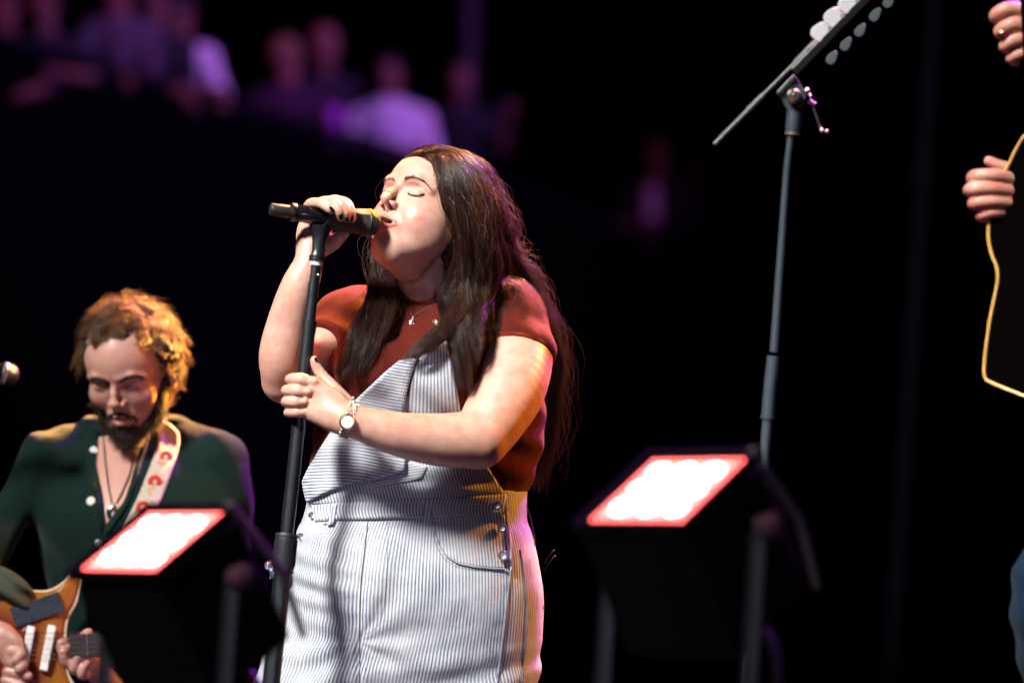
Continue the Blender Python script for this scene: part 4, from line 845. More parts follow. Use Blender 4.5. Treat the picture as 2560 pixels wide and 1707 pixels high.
# ---------------------------------------------------------------- stage, ground, backdrop
M_STAGE = mat('stage_boards', (0.008, 0.008, 0.009), .7, bump=.3, bscale=60, var=.3)
M_DRAPE = mat('black_drape', (0.004, 0.004, 0.005), .95, spec=.05)
def wbox(name, lo, hi, m, **kw):
    V = [(x, y, z) for x in (lo[0], hi[0]) for y in (lo[1], hi[1]) for z in (lo[2], hi[2])]
    o = mesh_np(name, V, [[0, 1, 3, 2], [4, 6, 7, 5], [0, 4, 5, 1], [2, 3, 7, 6], [0, 2, 6, 4], [1, 5, 7, 3]], m, smooth=False, frame='world'); return tag(o, **kw)
wbox('ground', (-60, -20, -1.35), (60, 80, -1.25), mat('dark_ground', (0.01, 0.01, 0.01), .9, var=.3), kind='structure')
wbox('stage_floor', (-7, 4.2, -.25), (8, 12.5, 0), M_STAGE, kind='structure')
# drape far behind, with folds
n = 260; xs = np.linspace(-22, 22, n); V = []; F = []
for i, x in enumerate(xs):
    y = 47 + .35 * math.sin(i * .9) + .2 * math.sin(i * .37)
    V += [(x, y, -1.3), (x, y, 16)]
F = [[2 * i, 2 * i + 2, 2 * i + 3, 2 * i + 1] for i in range(n - 1)]
bd = mesh_np('backdrop', V, F, M_DRAPE, frame='world'); tag(bd, kind='structure')
sm_ = bd.modifiers.new('thickness', 'SOLIDIFY'); sm_.thickness = .02
# ---------------------------------------------------------------- side terrace with the crowd
def rail_d(px, py): return 3.55 / ((853.5 - py) / FPX * .9976 + (px - 1280) / FPX * .07 + .1051) 
RAIL = [(-120, 62), (200, 150), (620, 272), (975, 372), (1260, 470), (1645, 612), (1900, 700)]
RW = [rail_d(*p) - D0 for p in RAIL]
def rail_w(px): return float(np.interp(px, [p[0] for p in RAIL], RW))
def rail_py(px): return float(np.interp(px, [p[0] for p in RAIL], [p[1] for p in RAIL]))
rp = np.array([WP(p[0], p[1], w) for p, w in zip(RAIL, RW)]); zr = rp[:, 2].mean()
b = []; F = []
out = np.array([1.0, 0, 0]); dr = rp[-1] - rp[0]; dr[2] = 0; dr /= np.linalg.norm(dr); nr = np.array([-dr[1], dr[0], 0]); nr = nr if nr[1] > 0 else -nr
for p in rp:
    b += [(p[0], p[1], -1.3), (p[0], p[1], p[2] - .02), (p[0] + nr[0] * .18, p[1] + nr[1] * .18, p[2] - .02), (p[0] + nr[0] * .18, p[1] + nr[1] * .18, p[2] - 1.05), (p[0] + nr[0] * 5, p[1] + nr[1] * 5, p[2] - 1.05), (p[0] + nr[0] * 5, p[1] + nr[1] * 5, -1.3)]
k = 6
for i in range(len(rp) - 1):
    for j in range(k): F.append([i * k + j, (i + 1) * k + j, (i + 1) * k + (j + 1) % k, i * k + (j + 1) % k])
F += [[5, 4, 3, 2, 1, 0], [(len(rp) - 1) * k + j for j in range(k)]]
tw = mesh_np('terrace', b, F, mat('terrace_paint', (0.002, 0.002, 0.0025), .95, spec=.02), smooth=False, frame='world')
tag(tw, 'black spectator terrace wall sloping down behind the singer, crowd standing behind its top edge', 'terrace')
mb = MB(); mb.tube([np.array(C(p[0], p[1] - 6, w)) for p, w in zip(RAIL, RW)], .03, 10)
mb.build('hand_rail', mat('rail_steel', (0.03, 0.03, 0.033), .5, .6), tw)
# crowd
SK = mat('crowd_skin', (0.24, 0.11, 0.08), .8, spec=.2); HRM = {'dark': mat('crowd_dark_hair', (0.02, 0.012, 0.01), .7), 'fair': mat('crowd_fair_hair', (0.2, 0.11, 0.05), .7)}
CL = {'grey': mat('grey_cotton', (0.07, 0.06, 0.075), .9), 'white': mat('white_cotton', (0.72, 0.70, 0.72), .9), 'black': mat('black_cotton', (0.012, 0.012, 0.015), .9), 'plum': mat('plum_cotton', (0.04, 0.012, 0.035), .9), 'denim': mat('denim_jacket', (0.05, 0.07, 0.13), .9), 'pink': mat('pink_cotton', (0.45, 0.15, 0.2), .9)}
def spectator(hx, hy, hh, shirt, hairc, label, yaw=20, pitch=-10, arms=(), lean=0.0, sl=.5, open_shirt=None, group='spectators along the terrace rail', sw=1.0, tilt=0):
    """hx,hy = centre of the head in the photo, hh = head height in photo px"""
    wr = rail_w(hx); w = wr + .48; s = .235 / S(hh, w); w = w + 0.0
    o = C(hx, hy, w); k = .235 * 1.0
    M = rot_head(yaw, pitch, tilt); fr = (o + M @ np.array([0, .02, .085]), M, .001)
    root = empty('person', np.array([o[0], o[1] - 1.62, o[2]]), label, 'person', group)
    W_ = lambda x, y, z: np.array([o[0] + x, o[1] + y, o[2] + z])
    lz = lean
    def arm_pts(a):
        sgn, ex, ey, ez, hx_, hy_, hz = a; return [W_(sgn * .17 * sw, -.27, lz * .3), W_(ex, ey, ez), W_(hx_, max(hy_, -.52), hz)]
    bits = [head_sdf(fr, True, 0, True), Cone(W_(0, -.06, .0), W_(0, -.2, -.02 + lz * .2), .055, .06, .02), Cone(W_(0, -.26, 0), W_(0, -.9, -.05), .10, .11, .05), Cone(W_(.08, -.9, -.05), W_(.09, -1.6, -.05), .08, .055, .02), Cone(W_(-.08, -.9, -.05), W_(-.09, -1.6, -.05), .08, .055, .02)]
    for a in arms:
        p = arm_pts(a); bits += [Cone(p[0], p[1], .045, .038, .02), Cone(p[1], p[2], .036, .024, .01), Ell(p[2] + (p[2] - p[1]) / np.linalg.norm(p[2] - p[1]) * .05, (.045, .028, .035), .01)]
        for f_ in range(4):
            q = p[2] + (p[2] - p[1]) / np.linalg.norm(p[2] - p[1]) * .07; dd = (p[2] - p[1]) / np.linalg.norm(p[2] - p[1]); sd = np.cross(dd, [0, 0, 1.]); sd /= np.linalg.norm(sd) + 1e-9
            bits.append(Cone(q + sd * (f_ - 1.5) * .018, q + sd * (f_ - 1.5) * .02 + dd * .05 + np.array([0, -.02, 0]), .010, .008, .004))
    surf(G(bits, 0), 'body', SK, root, h=.011)
    sh = [Cone(W_(-.15 * sw, -.25, lz * .3), W_(.15 * sw, -.25, lz * .3), .075, .075, .03), Cone(W_(0, -.3, lz * .2), W_(0, -.62, -.03), .15 * sw, .14 * sw, .06), Cone(W_(0, -.6, -.03), W_(0, -.85, -.05), .14 * sw, .15 * sw, .04)]
    for a in arms:
        p = arm_pts(a); e_ = p[0] + (p[1] - p[0]) * (sl * 2 if sl < .5 else 1); sh.append(Cone(p[0], e_, .062, .052, .03))
        if sl >= .75: sh.append(Cone(p[1], p[1] + (p[2] - p[1]) * .85, .05, .04, .02))
    surf(G(sh, 0, disp=lambda P: .008 * vnoise(P, 14, 3)), 'shirt', CL[shirt], root, h=.014)
    if open_shirt:
        surf(G([Cone(W_(-.04, -.26, .1), W_(-.06, -.62, .12), .055, .055, .02)], 0), 'undershirt', CL[open_shirt], root, h=.012)
    hc = Half((0, 62, -6), (0, .62, -.78), 4, True); surf(G([G([Ell((0, 26, -93), (84, 97, 104), 4), Cone((50, 0, -110), (45, -70, -110), 34, 26, 20), Cone((-50, 0, -110), (-45, -70, -110), 34, 26, 20), hc], 0, frame=fr)], 0), 'hair', HRM[hairc], root, h=.01)
    surf(G([Cone(W_(s_ * .09, -.83, -.05), W_(s_ * .09, -1.5, -.05), .10, .07, .02) for s_ in (-1, 1)], 0), 'trousers', CL['black'], root, h=.02)
    return root
lean1 = (-1, -.28, -.45, .25, -.10, -.55, .45); lean2 = (1, .28, -.45, .25, .05, -.56, .45)
spectator(12, 20, 105, 'black', 'dark', 'spectator at the far left end of the terrace, cut by the frame edge', 10, -15, (lean2,), 0)
spectator(112, 12, 105, 'black', 'dark', 'spectator in dark clothes, magenta-lit face at the top left', 25, -20, ((1, .30, -.42, .2, .10, -.40, .42),), 0)
spectator(300, -30, 108, 'grey', 'dark', 'spectator in a white sleeve leaning on the terrace, head above the frame', 35, -10, ((-1, -.20, -.42, .30, .02, -.52, .42), (1, .20, -.5, .2, .12, -.72, .25)), 0, .5)
spectator(392, 10, 112, 'black', 'dark', 'spectator in a black top with bare forearm reaching down to the rail', 30, -15, ((-1, -.22, -.5, .2, .12, -.55, .4), (1, .2, -.5, .2, .35, -.6, .35)), 0)
spectator(452, 38, 108, 'white', 'dark', 'spectator in a bright violet-lit white t-shirt looking down over the rail', 50, -35, ((1, .26, -.52, .15, -.02, -.60, .42), (-1, -.2, -.45, .25, .05, -.62, .45)), .25, .4, sw=.95)
spectator(722, 148, 108, 'plum', 'fair', 'spectator with a bowed head in a plum top, elbows on the rail', 45, -45, (lean1, (1, .25, -.5, .1, -.1, -.60, .42)), .35, .9)
spectator(812, 120, 100, 'black', 'fair', 'spectator with long fair hair standing behind the bowed one', -30, 0, (), 0)
spectator(975, 195, 112, 'white', 'dark', 'spectator in a white t-shirt with folded arms on the rail, right behind the singer\'s head', 5, -5, ((-1, -.28, -.5, .15, .12, -.56, .35), (1, .28, -.5, .15, -.10, -.60, .38)), 0, .5, sw=1.25)
spectator(1158, 205, 100, 'black', 'dark', 'spectator in black with only the face and throat lit, beside the white t-shirt', 5, 0, ((1, .24, -.45, .15, .30, -.22, .4),), 0)
spectator(1648, 388, 84, 'black', 'dark', 'spectator in an open dark jacket over a white shirt, far end of the terrace', 15, -20, ((-1, -.28, -.5, .25, -.45, -.52, .4), (1, .24, -.5, .2, -.2, -.62, .4)), 0, .9, 'white')
spectator(1752, 448, 84, 'black', 'dark', 'spectator in black at the right-hand end of the terrace', 30, -10, (), 0)
# cup and phone on the rail
def rail_pt(px, dy=0, dw=.0): return C(px, rail_py(px) + dy, rail_w(px) + dw)
c_ = rail_pt(835, -40, -.03); b = MB().lathe(c_ - [0, .07, 0], (0, 1, 0), [(0, .036), (.13, .05), (.13, .047)], 20).build('drink_cup', mat('violet_cup', (.5, .08, .6), .3)); tag(b, 'violet plastic cup standing on the terrace rail left of the white t-shirt', 'cup')
c_ = C(1255, 275, rail_w(1255) + .1); b = MB().box(c_, (.035, .0, .0), (0, .07, .02), (0, .0, .004)).build('mobile_phone', mat('phone_glass', (.02, .02, .03), .1), smooth=False, bevel=.003); tag(b, 'dark phone held up at the rail right of the spectator in black', 'phone')
# upright truss pole far behind, tall stand on the right
b = MB().tube([C(1180, -200, 17.5), C(1172, 330, 17.5)], .045, 14).build('scaffold_pole', mat('grey_pole', (.02, .017, .025), .5)); tag(b, 'dim grey upright pole rising behind the crowd', 'pole')
b = empty('lighting_pole', C(2215, 2100, 9), 'dim bluish upright pole with a coupler, far behind on the right', 'pole')
Pm = mat('bluish_pole_paint', (.05, .055, .085), .5); pl = [C(2345, -80, 9), C(2322, 232, 9), C(2306, 465, 9), C(2290, 730, 9), C(2273, 995, 9), C(2229, 1650, 9), C(2199, 2100, 9)]
MB().tube(pl, [.026, .027, .027, .03, .03, .03, .03], 14).build('tube', Pm, b); MB().tube([C(2312, 400, 9), C(2304, 470, 9)], .042, 14).build('coupler', Pm, b); MB().sphere(C(2309, 470, 8.95), .035).build('coupler', Pm, b)
spot('crowd_magenta_spotlight', (-7.5, 7.0, -6.0), C(560, 120, 15.0), 1050, (0.85, 0.10, 0.62), 38, .3)
spot('crowd_violet_spotlight', (5.0, 6.5, -8.0), C(650, 160, 16.0), 4300, (0.47, 0.17, 1.0), 44, .3, 1.0)
spot('pole_fill_spotlight', (-3, 2, 2), C(2300, 600, 9), 260, (0.6, 0.65, 1.0), 18, .3)
# ---------------------------------------------------------------- guitarist on the left
class PolyCut(Pr):
    """removes what lies inside a photo outline, nearer than depth wmax"""
    def __init__(s, poly, wmax, k=.004, soft=0): s.poly = np.asarray(poly, float); s.w = wmax; s.k = k; s.sub = True; s.c = np.zeros(3); s.r = 1e3
    def cull(s, c, R): return False
    def f(s, P, c, R):
        d = D0 - P[:, 2]; x = P[:, 0] * FPX / d + 1280; y = 853.5 - P[:, 1] * FPX / d; Q = np.stack([x, y], 1); pl = s.poly; m = np.full(len(Q), 1e9)
        for i in range(len(pl)):
            a = pl[i]; b = pl[(i + 1) % len(pl)]; t = np.clip(((Q - a) @ (b - a)) / ((b - a) @ (b - a)), 0, 1); m = np.minimum(m, np.hypot(*(Q - a - t[:, None] * (b - a)).T))
        sd = np.where(inpoly(Q, pl), -m, m) * d / FPX
        return np.maximum(sd, (-P[:, 2]) - s.w)
GF = (C(286, 962, .60), rot_head(15.5, -23.5, 1.5), .00107)
gtr = empty('person', C(300, 2560, .75), 'curly-haired bearded guitarist in a dark green shirt looking down at his guitar', 'person')
g_head = head_sdf(GF, False, .6)
gneck = G([cone((345, 985, .74), (325, 1095, .77), 60, 60), cone((325, 1095, .77), (320, 1160, .77), 60, 85, .03)], .02); gneck.k = .02
GR = [trow(1060, 220, 450, .77, .04), trow(1095, 120, 540, .765, .06), trow(1140, 70, 590, .755, .085), trow(1210, 60, 600, .73, .11), trow(1300, 80, 590, .70, .12), trow(1420, 110, 560, .71, .12), trow(1560, 125, 540, .72, .12), trow(1750, 115, 550, .73, .12)]
gtorso = G([Loft([(r[0], r[1], r[2], r[3] * .93, r[4] - .010) for r in GR], .02)], 0)
hand1 = G(chain([(-60, 1480, .52, 42), (-25, 1560, .50, 34), (8, 1605, .47, 36)], .012) + chain([(0, 1590, .47, 36), (30, 1640, .46, 30)], .01) + [
    fing([(15, 1580, .46, 20), (38, 1600, .45, 17), (50, 1618, .445, 12)], .008), fing([(25, 1625, .45, 16), (52, 1634, .435, 14), (40, 1650, .43, 12)], .003), fing([(22, 1652, .45, 15), (56, 1660, .435, 14), (48, 1672, .43, 12)], .003),
    fing([(20, 1678, .45, 15), (62, 1686, .44, 13), (72, 1690, .435, 10)], .003), fing([(15, 1700, .45, 14), (50, 1712, .44, 12), (62, 1716, .44, 10)], .003)], .01)
hand2 = G(chain([(330, 1760, .60, 36), (265, 1700, .57, 32), (222, 1655, .545, 34)], .012) + chain([(225, 1660, .54, 32), (180, 1640, .52, 26)], .01) + [
    fing([(205, 1640, .53, 18), (200, 1610, .51, 15), (212, 1590, .50, 14), (222, 1580, .50, 11)], .006), fing([(180, 1640, .505, 14), (160, 1632, .485, 13), (152, 1610, .48, 12), (164, 1600, .485, 10)], .003),
    fing([(185, 1660, .50, 14), (165, 1655, .48, 13), (158, 1630, .475, 12), (170, 1618, .48, 10)], .003), fing([(200, 1672, .50, 14), (185, 1672, .475, 13), (190, 1648, .47, 12), (204, 1636, .475, 10)], .003), fing([(215, 1685, .50, 13), (205, 1686, .475, 12), (208, 1668, .47, 11), (218, 1656, .475, 9)], .003)], .01)
gbody = G([gtorso, gneck, g_head, hand1, hand2], 0); g_head.k = .015
surf(gbody, 'body', M_SKIN2, gtr, h=.0028, attrs={'red': lambda P: head_red(P, GF, .6, .6), 'dark': lambda P: np.maximum(recess_shade(P, GF, .6), 0)})
M_GSHIRT = cloth_mat('green_shirt', (0.0032, 0.013, 0.0105), wr=.3, wscale=10, sheen=.08)
vneck = [(232, 1040), (226, 1100), (228, 1160), (246, 1245), (256, 1320), (266, 1322), (318, 1250), (350, 1130), (385, 1060), (380, 1000), (300, 985)]
sh_disp = lambda P: .004 * vnoise(P, 12, 41) + .003 * np.sin((P[:, 0] * .9 + P[:, 1] * .6) * 90 + 2.5 * vnoise(P, 6, 42)) * np.clip(.5 + vnoise(P, 5, 43), 0, 1)
gshirt = G([Loft(GR, .02), cone((230, 1080, .77), (115, 1135, .74), 34, 54, .03), cone((440, 1080, .77), (545, 1145, .74), 38, 60, .03)] + chain([(110, 1145, .71, 58), (45, 1260, .66, 52), (-30, 1370, .58, 50)], .03) + chain([(-30, 1370, .58, 50), (-40, 1440, .545, 46), (-48, 1478, .53, 44)], .02)
           + chain([(555, 1150, .72, 62), (575, 1290, .72, 56), (560, 1440, .70, 52)], .03) + chain([(560, 1440, .70, 52), (450, 1600, .66, 44), (350, 1740, .61, 42)], .02) + [PolyCut(vneck, .72)], .02, disp=sh_disp)
surf(gshirt, 'shirt', M_GSHIRT, gtr, h=.004)
cuff = G(chain([(-45, 1462, .53, 50), (20, 1470, .50, 40), (55, 1500, .50, 30)], .02), .02, disp=lambda P: .005 * np.sin(P[:, 0] * 120 + P[:, 1] * 160))
surf(cuff, 'rolled_cuff', cloth_mat('rolled_cuff_cloth', (.05, .06, .04)), gtr, h=.004)
gsh = G([gshirt, gbody], 0)
patch('shirt_placket', [(226, 1062), (246, 1072), (244, 1120), (240, 1160), (256, 1240), (264, 1310), (252, 1330), (232, 1290), (222, 1240), (216, 1160), (212, 1100)], gsh, .004, .003, M_GSHIRT, gtr)
patch('shirt_placket', [(352, 1118), (372, 1100), (350, 1180), (322, 1260), (268, 1340), (258, 1318), (310, 1252), (335, 1180)], gsh, .004, .003, M_GSHIRT, gtr)
for x, y, m_ in ((234, 1126, M_WHITE), (227, 1252, M_WHITE), (246, 1357, M_METAL)):
    w = float(drape(gsh, np.array([float(x)]), np.array([float(y)]))[0]) - .009; MB().lathe(C(x, y, w), (.1, .1, 1), [(-.002, .0075), (0, .0085), (.0015, .007), (.001, .004), (.001, 0)], 16).build('button', m_, gtr)
for nm, pts, of in (('leather_cord', [(256, 1075), (263, 1150), (270, 1205), (276, 1240), (281, 1262)], .003), ('leather_cord', [(340, 1110), (325, 1180), (300, 1240), (286, 1262)], .003)): cord(nm, pts, gsh, of, .0014, M_BLACK, gtr)
w = float(drape(gsh, np.array([280.]), np.array([1276.]))[0]) - .008; MB().sphere(C(279, 1282, w), .013, sc3=(.8, 1.2, .4)).sphere(C(284, 1264, w), .006).build('pendant', M_SILVER, gtr)
# beard, moustache, curls
M_GHAIR = hair_mat('guitarist_curls', (0.025, 0.012, 0.006), (0.22, 0.10, 0.035), .4); M_BEARD = hair_mat('guitarist_beard', (0.010, 0.006, 0.004), (0.035, 0.018, 0.010), .6, .3)
def head_tufts(fr, sdf_head, spots, n, ln, r, curl, seed, keep, material, name, parent, drift=(0, -1, .2), m=9, lift=1.0, clump=0):
    """short hairs rooted on the head surface; spots: sampler of head-frame directions"""
    g = np.random.default_rng(seed); o, M, s = fr; R0 = []
    while len(R0) < n:
        q = spots(g)
        if keep(q): R0.append(q)
    R0 = np.array(R0); P0 = o + R0 @ M.T * s; out = []
    nrm = R0 - np.array([0, 10, -80]); nrm /= np.linalg.norm(nrm, axis=1)[:, None]
    dr_ = np.array(drift, float); pts = np.zeros((n, m, 3)); t = np.linspace(0, 1, m); ph = g.random((n, 2)) * 6.28; L = ln * g.uniform(.6, 1.2, n)
    if clump:
        k = len(R0) // clump; ci = np.repeat(np.arange(k), clump)[:n]; ci = np.r_[ci, np.zeros(n - len(ci), int)]; base = R0[:k][ci]; R0 = base + g.normal(0, 2.2, (n, 3)); ph = g.random((k, 2))[ci] * 6.28 + g.normal(0, .25, (n, 2)); L = (ln * g.uniform(.55, 1.3, k))[ci] * g.uniform(.9, 1.1, n)
        nrm = base - np.array([0, 10, -80]); nrm /= np.linalg.norm(nrm, axis=1)[:, None]
    a = nrm + g.normal(0, .35, (n, 3)); b_ = np.cross(nrm, g.normal(0, 1, (n, 3)) if not clump else g.normal(0, 1, (k, 3))[ci]); b_ /= np.linalg.norm(b_, axis=1)[:, None]; c_ = np.cross(nrm, b_)
    for j in range(m):
        k = L * t[j]; pts[:, j] = R0 + nrm * (lift * k * .55)[:, None] + dr_ * (k * .6 * t[j])[:, None] + (b_ * (np.cos(t[j] * curl + ph[:, 0]) - np.cos(ph[:, 0]))[:, None] + c_ * (np.sin(t[j] * curl + ph[:, 1]) - np.sin(ph[:, 1]))[:, None]) * (L * (.30 if clump else .22))[:, None]
    W = o + pts @ M.T * s
    return strands_mesh(name, W, g.uniform(.7, 1.2, n) * r, np.clip(g.normal(.4, .3, n), 0, 1), material, parent)
def cran(g):
    v = g.normal(0, 1, 3); v /= np.linalg.norm(v); return np.array([0, 24, -90]) + v * np.array([77, 90, 99])
def hairline(q):
    x, y, z = q; return (y > 60 - 0.0 * abs(x) - (z + 20) * .55 + 0 * x) and y > -62 - 0 or (z < -85 and y > -70)
def hl(q):
    x, y, z = q; ax = abs(x)
    front = y > (80 + (12 if ax > 14 and ax < 45 else 0)) and z > -60
    return front or (z <= -60 and z > -95 and y > 8) or (z <= -95 and y > -70)
gh_cap = G([G([Ell((0, 26, -94), (79, 88, 101), 4), Ell((0, -20, -130), (68, 60, 60), 30), Cone((70, 30, -80), (72, -30, -105), 26, 24, 16), Cone((-70, 30, -80), (-72, -30, -105), 26, 24, 16), Half((0, 84, -18), (0, .55, -.83), 4, True)], 0, frame=GF, disp=lambda P: 6 * vnoise(P, .07, 51) + 4 * vnoise(P, .16, 52))], 0)
gh = surf(gh_cap, 'hair', mat('curl_mass', (0.008, 0.004, 0.003), .7, bump=.6, bscale=150), gtr, h=.004)
head_tufts(GF, g_head, cran, 6400, 44, .0006, 10, 61, hl, M_GHAIR, 'curls', gh, (0, -.7, -.3), 16, .75, 16)
head_tufts(GF, g_head, cran, 700, 52, .00035, 8, 62, hl, M_GHAIR, 'loose_curls', gh, (0, -.3, -.3), 12, 1.1)
def beard_s(g):
    a = g.uniform(-1, 1); y = g.uniform(-125, -20); x = a * 62; z = -10 - abs(a) ** 1.6 * 78 - max(0, -y - 105) * .8; return np.array([x * (1 - max(0, -y - 70) / 160), y, z])
def beard_k(q):
    x, y, z = q; ax = abs(x)
    return (y < -82 and y > -126) or (ax > 34 and y < -50 - (ax < 50) * 10) or (ax > 50 and y < -20)
bd_sdf = G([G([Cone((0, -110, -10), (0, -118, -40), 20, 22, 16), Cone((18, -92, -8), (-18, -92, -8), 7, 7, 8), Cone((34, -96, -34), (10, -114, -18), 15, 16, 12), Cone((-34, -96, -34), (-10, -114, -18), 15, 16, 12), Cone((62, -30, -74), (48, -86, -50), 11, 17, 12), Cone((-62, -30, -74), (-48, -86, -50), 11, 17, 12),
              Cone((3, -57, 7), (25, -66, -2), 5.4, 3.4, 3), Cone((-3, -57, 7), (-25, -66, -2), 5.4, 3.4, 3), Cone((25, -66, -2), (28, -78, -6), 3.4, 2.6, 3), Cone((-25, -66, -2), (-28, -78, -6), 3.4, 2.6, 3), Ell((0, -86, 3), (7, 7, 5), 3)], 0, frame=GF, disp=lambda P: 1.6 * vnoise(P, .25, 53))], 0)
bd_ = surf(bd_sdf, 'beard', M_BEARD, gtr, h=.0028)
g_ = np.random.default_rng(5); bv = np.array([v.co[:] for v in bd_.data.vertices]); bn = np.array([v.normal[:] for v in bd_.data.vertices]); ii = g_.choice(len(bv), 2600)
P0 = (bv[ii] - MC[:3, 3]) @ MC[:3, :3] + [0, 0, D0]; N0 = bn[ii] @ MC[:3, :3]; t = np.linspace(0, 1, 5)[None, :, None]; L_ = g_.uniform(.004, .010, (2600, 1, 1))
strands_mesh('beard_hairs', P0[:, None] + N0[:, None] * t * L_ + (g_.normal(0, .3, (2600, 1, 3)) + np.array([0, -.7, 0])) * t ** 2 * L_, np.full(2600, .0004), np.clip(g_.normal(.4, .3, 2600), 0, 1), M_BEARD, bd_)
for pts in ([(222, 948), (240, 947), (258, 951), (270, 957)], [(362, 945), (340, 941), (318, 945), (302, 954)]):
    body_sdf_face = G([g_head], 0); singer_keep = singer; singer = gtr; face_hairs('eyebrow', pts, 260, [4, 6, 6.5, 5], 8, [-30, 0, 20, 40] if pts[0][0] < 290 else [200, 180, 170, 150], .0004, M_BEARD, 71 + pts[0][0]); singer = singer_keep
# guitar
guitar = empty('electric_guitar', C(110, 1640, .50), 'sunburst hollow-body electric guitar with white pickups worn by the bearded guitarist', 'guitar')
def burst():
    m, t, b = newmat('sunburst_lacquer'); L = t.links.new; a = t.nodes.new('ShaderNodeAttribute'); a.attribute_name = 's'; r = t.nodes.new('ShaderNodeValToRGB'); e = r.color_ramp.elements
    e[0].color = (.12, .012, .008, 1); e[0].position = .25; e[1].color = (.26, .085, .012, 1); e[1].position = .6; L(a.outputs['Fac'], r.inputs[0])
    L(r.outputs[0], b.inputs['Base Color']); b.inputs['Roughness'].default_value = .25; b.inputs['Coat Weight'].default_value = .2; return m
ga = math.radians(2); gX = np.array([math.cos(ga), math.sin(ga), -.10]); gX /= np.linalg.norm(gX); gZ = np.array([0, .22, 1.0]); gZ -= gX * (gZ @ gX); gZ /= np.linalg.norm(gZ); gY = np.cross(gZ, gX)
gO = C(84, 1622, .485)
ol = [(-.30, 0), (-.29, .10), (-.24, .17), (-.16, .19), (-.08, .165), (-.03, .135), (.03, .125), (.07, .14), (.10, .165), (.115, .15), (.10, .10), (.075, .05), (.075, -.05), (.10, -.10), (.11, -.145), (.07, -.14), (.0, -.125), (-.08, -.165), (-.17, -.19), (-.25, -.165), (-.29, -.1)]
ol = resamp(cr(ol + [ol[0]], 160), .012)[:-1]
def glocal(p): return gO + p[0] * gX + p[1] * gY + p[2] * gZ
top = [ol * k for k in (1, .97, .8, .55, .25)]; zz = [-.002, .004, .010, .013, .015]; V = []; F = []; A_ = []; n = len(ol); cxy = np.array([-.06, 0])
for q, (k, z) in enumerate(zip((1, .97, .8, .55, .25), zz)):
    for p in ol: pp = (cxy + (p - cxy) * k) * np.array([.85, .9]); V.append(glocal((pp[0], pp[1], z))); A_.append([0.9, .85, .8, .5, .1][q])
for p in ol: V.append(glocal((p[0] * .85, p[1] * .9, -.045))); A_.append(.2)
for q in range(4):
    for i in range(n): j = (i + 1) % n; F.append([q * n + i, q * n + j, (q + 1) * n + j, (q + 1) * n + i])
for i in range(n): j = (i + 1) % n; F.append([5 * n + i, 5 * n + j, j, i])
F.append([4 * n + i for i in range(n)]); F.append([5 * n + i for i in range(n)][::-1])
mesh_np('guitar_body', V, F, burst(), guitar, attrs={'s': A_})
MB().tube([glocal((p[0] * .85, p[1] * .9, .001)) for p in list(ol) + [ol[0]]], .0025, 6, caps=False).build('binding', mat('cream_binding', (.6, .5, .35), .4), guitar)
def gbox(name, c_, hx_, hy_, hz_, m_, rot=0, parent=guitar):
    cx_, sx_ = math.cos(rot), math.sin(rot); X = gX * cx_ + gY * sx_; Y = -gX * sx_ + gY * cx_; return MB().box(glocal(c_), X * hx_, Y * hy_, gZ * hz_).build(name, m_, parent, smooth=False, bevel=.002)
for x in (-.012, .028): gbox('pickup', (x, -.002, .021), .008, .045, .006, M_WHITE, -.22)
gbox('neck', (.32, .0, .018), .25, .023, .009, mat('ebony_board', (.02, .014, .012), .4))
gbox('bridge', (-.05, 0, .022), .006, .04, .008, M_METAL)
gbox('pickguard', (.01, .075, .018), .05, .02, .001, mat('tortoise_plate', (.03, .035, .05), .2, var=.6, vscale=90), .3)
b = MB()
for i in range(6): b.tube([glocal((-.05, -.027 + i * .0108, .031)), glocal((.57, -.018 + i * .0072, .031))], .0006, 4)
b.build('strings', M_SILVER, guitar)
b = MB()
for i in range(14): x = .57 - .57 * 2 ** (-(i) / 9.) * .95; b.box(glocal((.08 + x * .85, 0, .0275)), gX * .0008, gY * .022, gZ * .0008)
b.build('frets', M_METAL, guitar)
gbox('headstock', (.63, .01, .012), .07, .036, .008, M_BLACKG)
# strap lies over his shoulder
def strap_mat():
    m, t, b = newmat('floral_strap'); L = t.links.new; tc = t.nodes.new('ShaderNodeTexCoord'); v = t.nodes.new('ShaderNodeTexNoise'); v.inputs['Scale'].default_value = 90; L(tc.outputs['Object'], v.inputs['Vector'])
    r = t.nodes.new('ShaderNodeValToRGB'); e = r.color_ramp.elements; e[0].position = .55; e[0].color = (.34, .30, .24, 1); e[1].position = .66; e[1].color = (.35, .16, .08, 1); L(v.outputs[0], r.inputs[0]); L(r.outputs[0], b.inputs['Base Color']); b.inputs['Roughness'].default_value = .8; return m
SP = [(402, 1046), (430, 1062), (447, 1080), (450, 1110), (440, 1150), (418, 1210), (392, 1275), (350, 1330), (300, 1400), (280, 1380), (312, 1310), (345, 1240), (365, 1190), (385, 1140), (396, 1100), (392, 1070)]
stp = patch('strap', SP, gsh, .004, .003, strap_mat(), guitar)
for x, y, r_ in ((415, 1142, 16), (387, 1204, 18), (357, 1268, 17)):
    w = float(drape(gsh, np.array([float(x)]), np.array([float(y)]))[0]) - .0105; b = MB(); b.lathe(C(x, y, w), (.1, .1, 1), [(-.0025, S(r_, .7)), (0, S(r_, .7)), (.0008, S(r_ * .9, .7)), (.0008, S(r_ * .45, .7)), (-.001, S(r_ * .4, .7)), (-.001, 0)], 20); b.build('strap_flower', mat('red_flower', (.42, .02, .02), .8), stp)
    MB().sphere(C(x, y, w), S(5, .7), sc3=(1, 1, .3)).build('strap_flower_centre', mat('cream_thread', (.6, .5, .38), .8), stp)
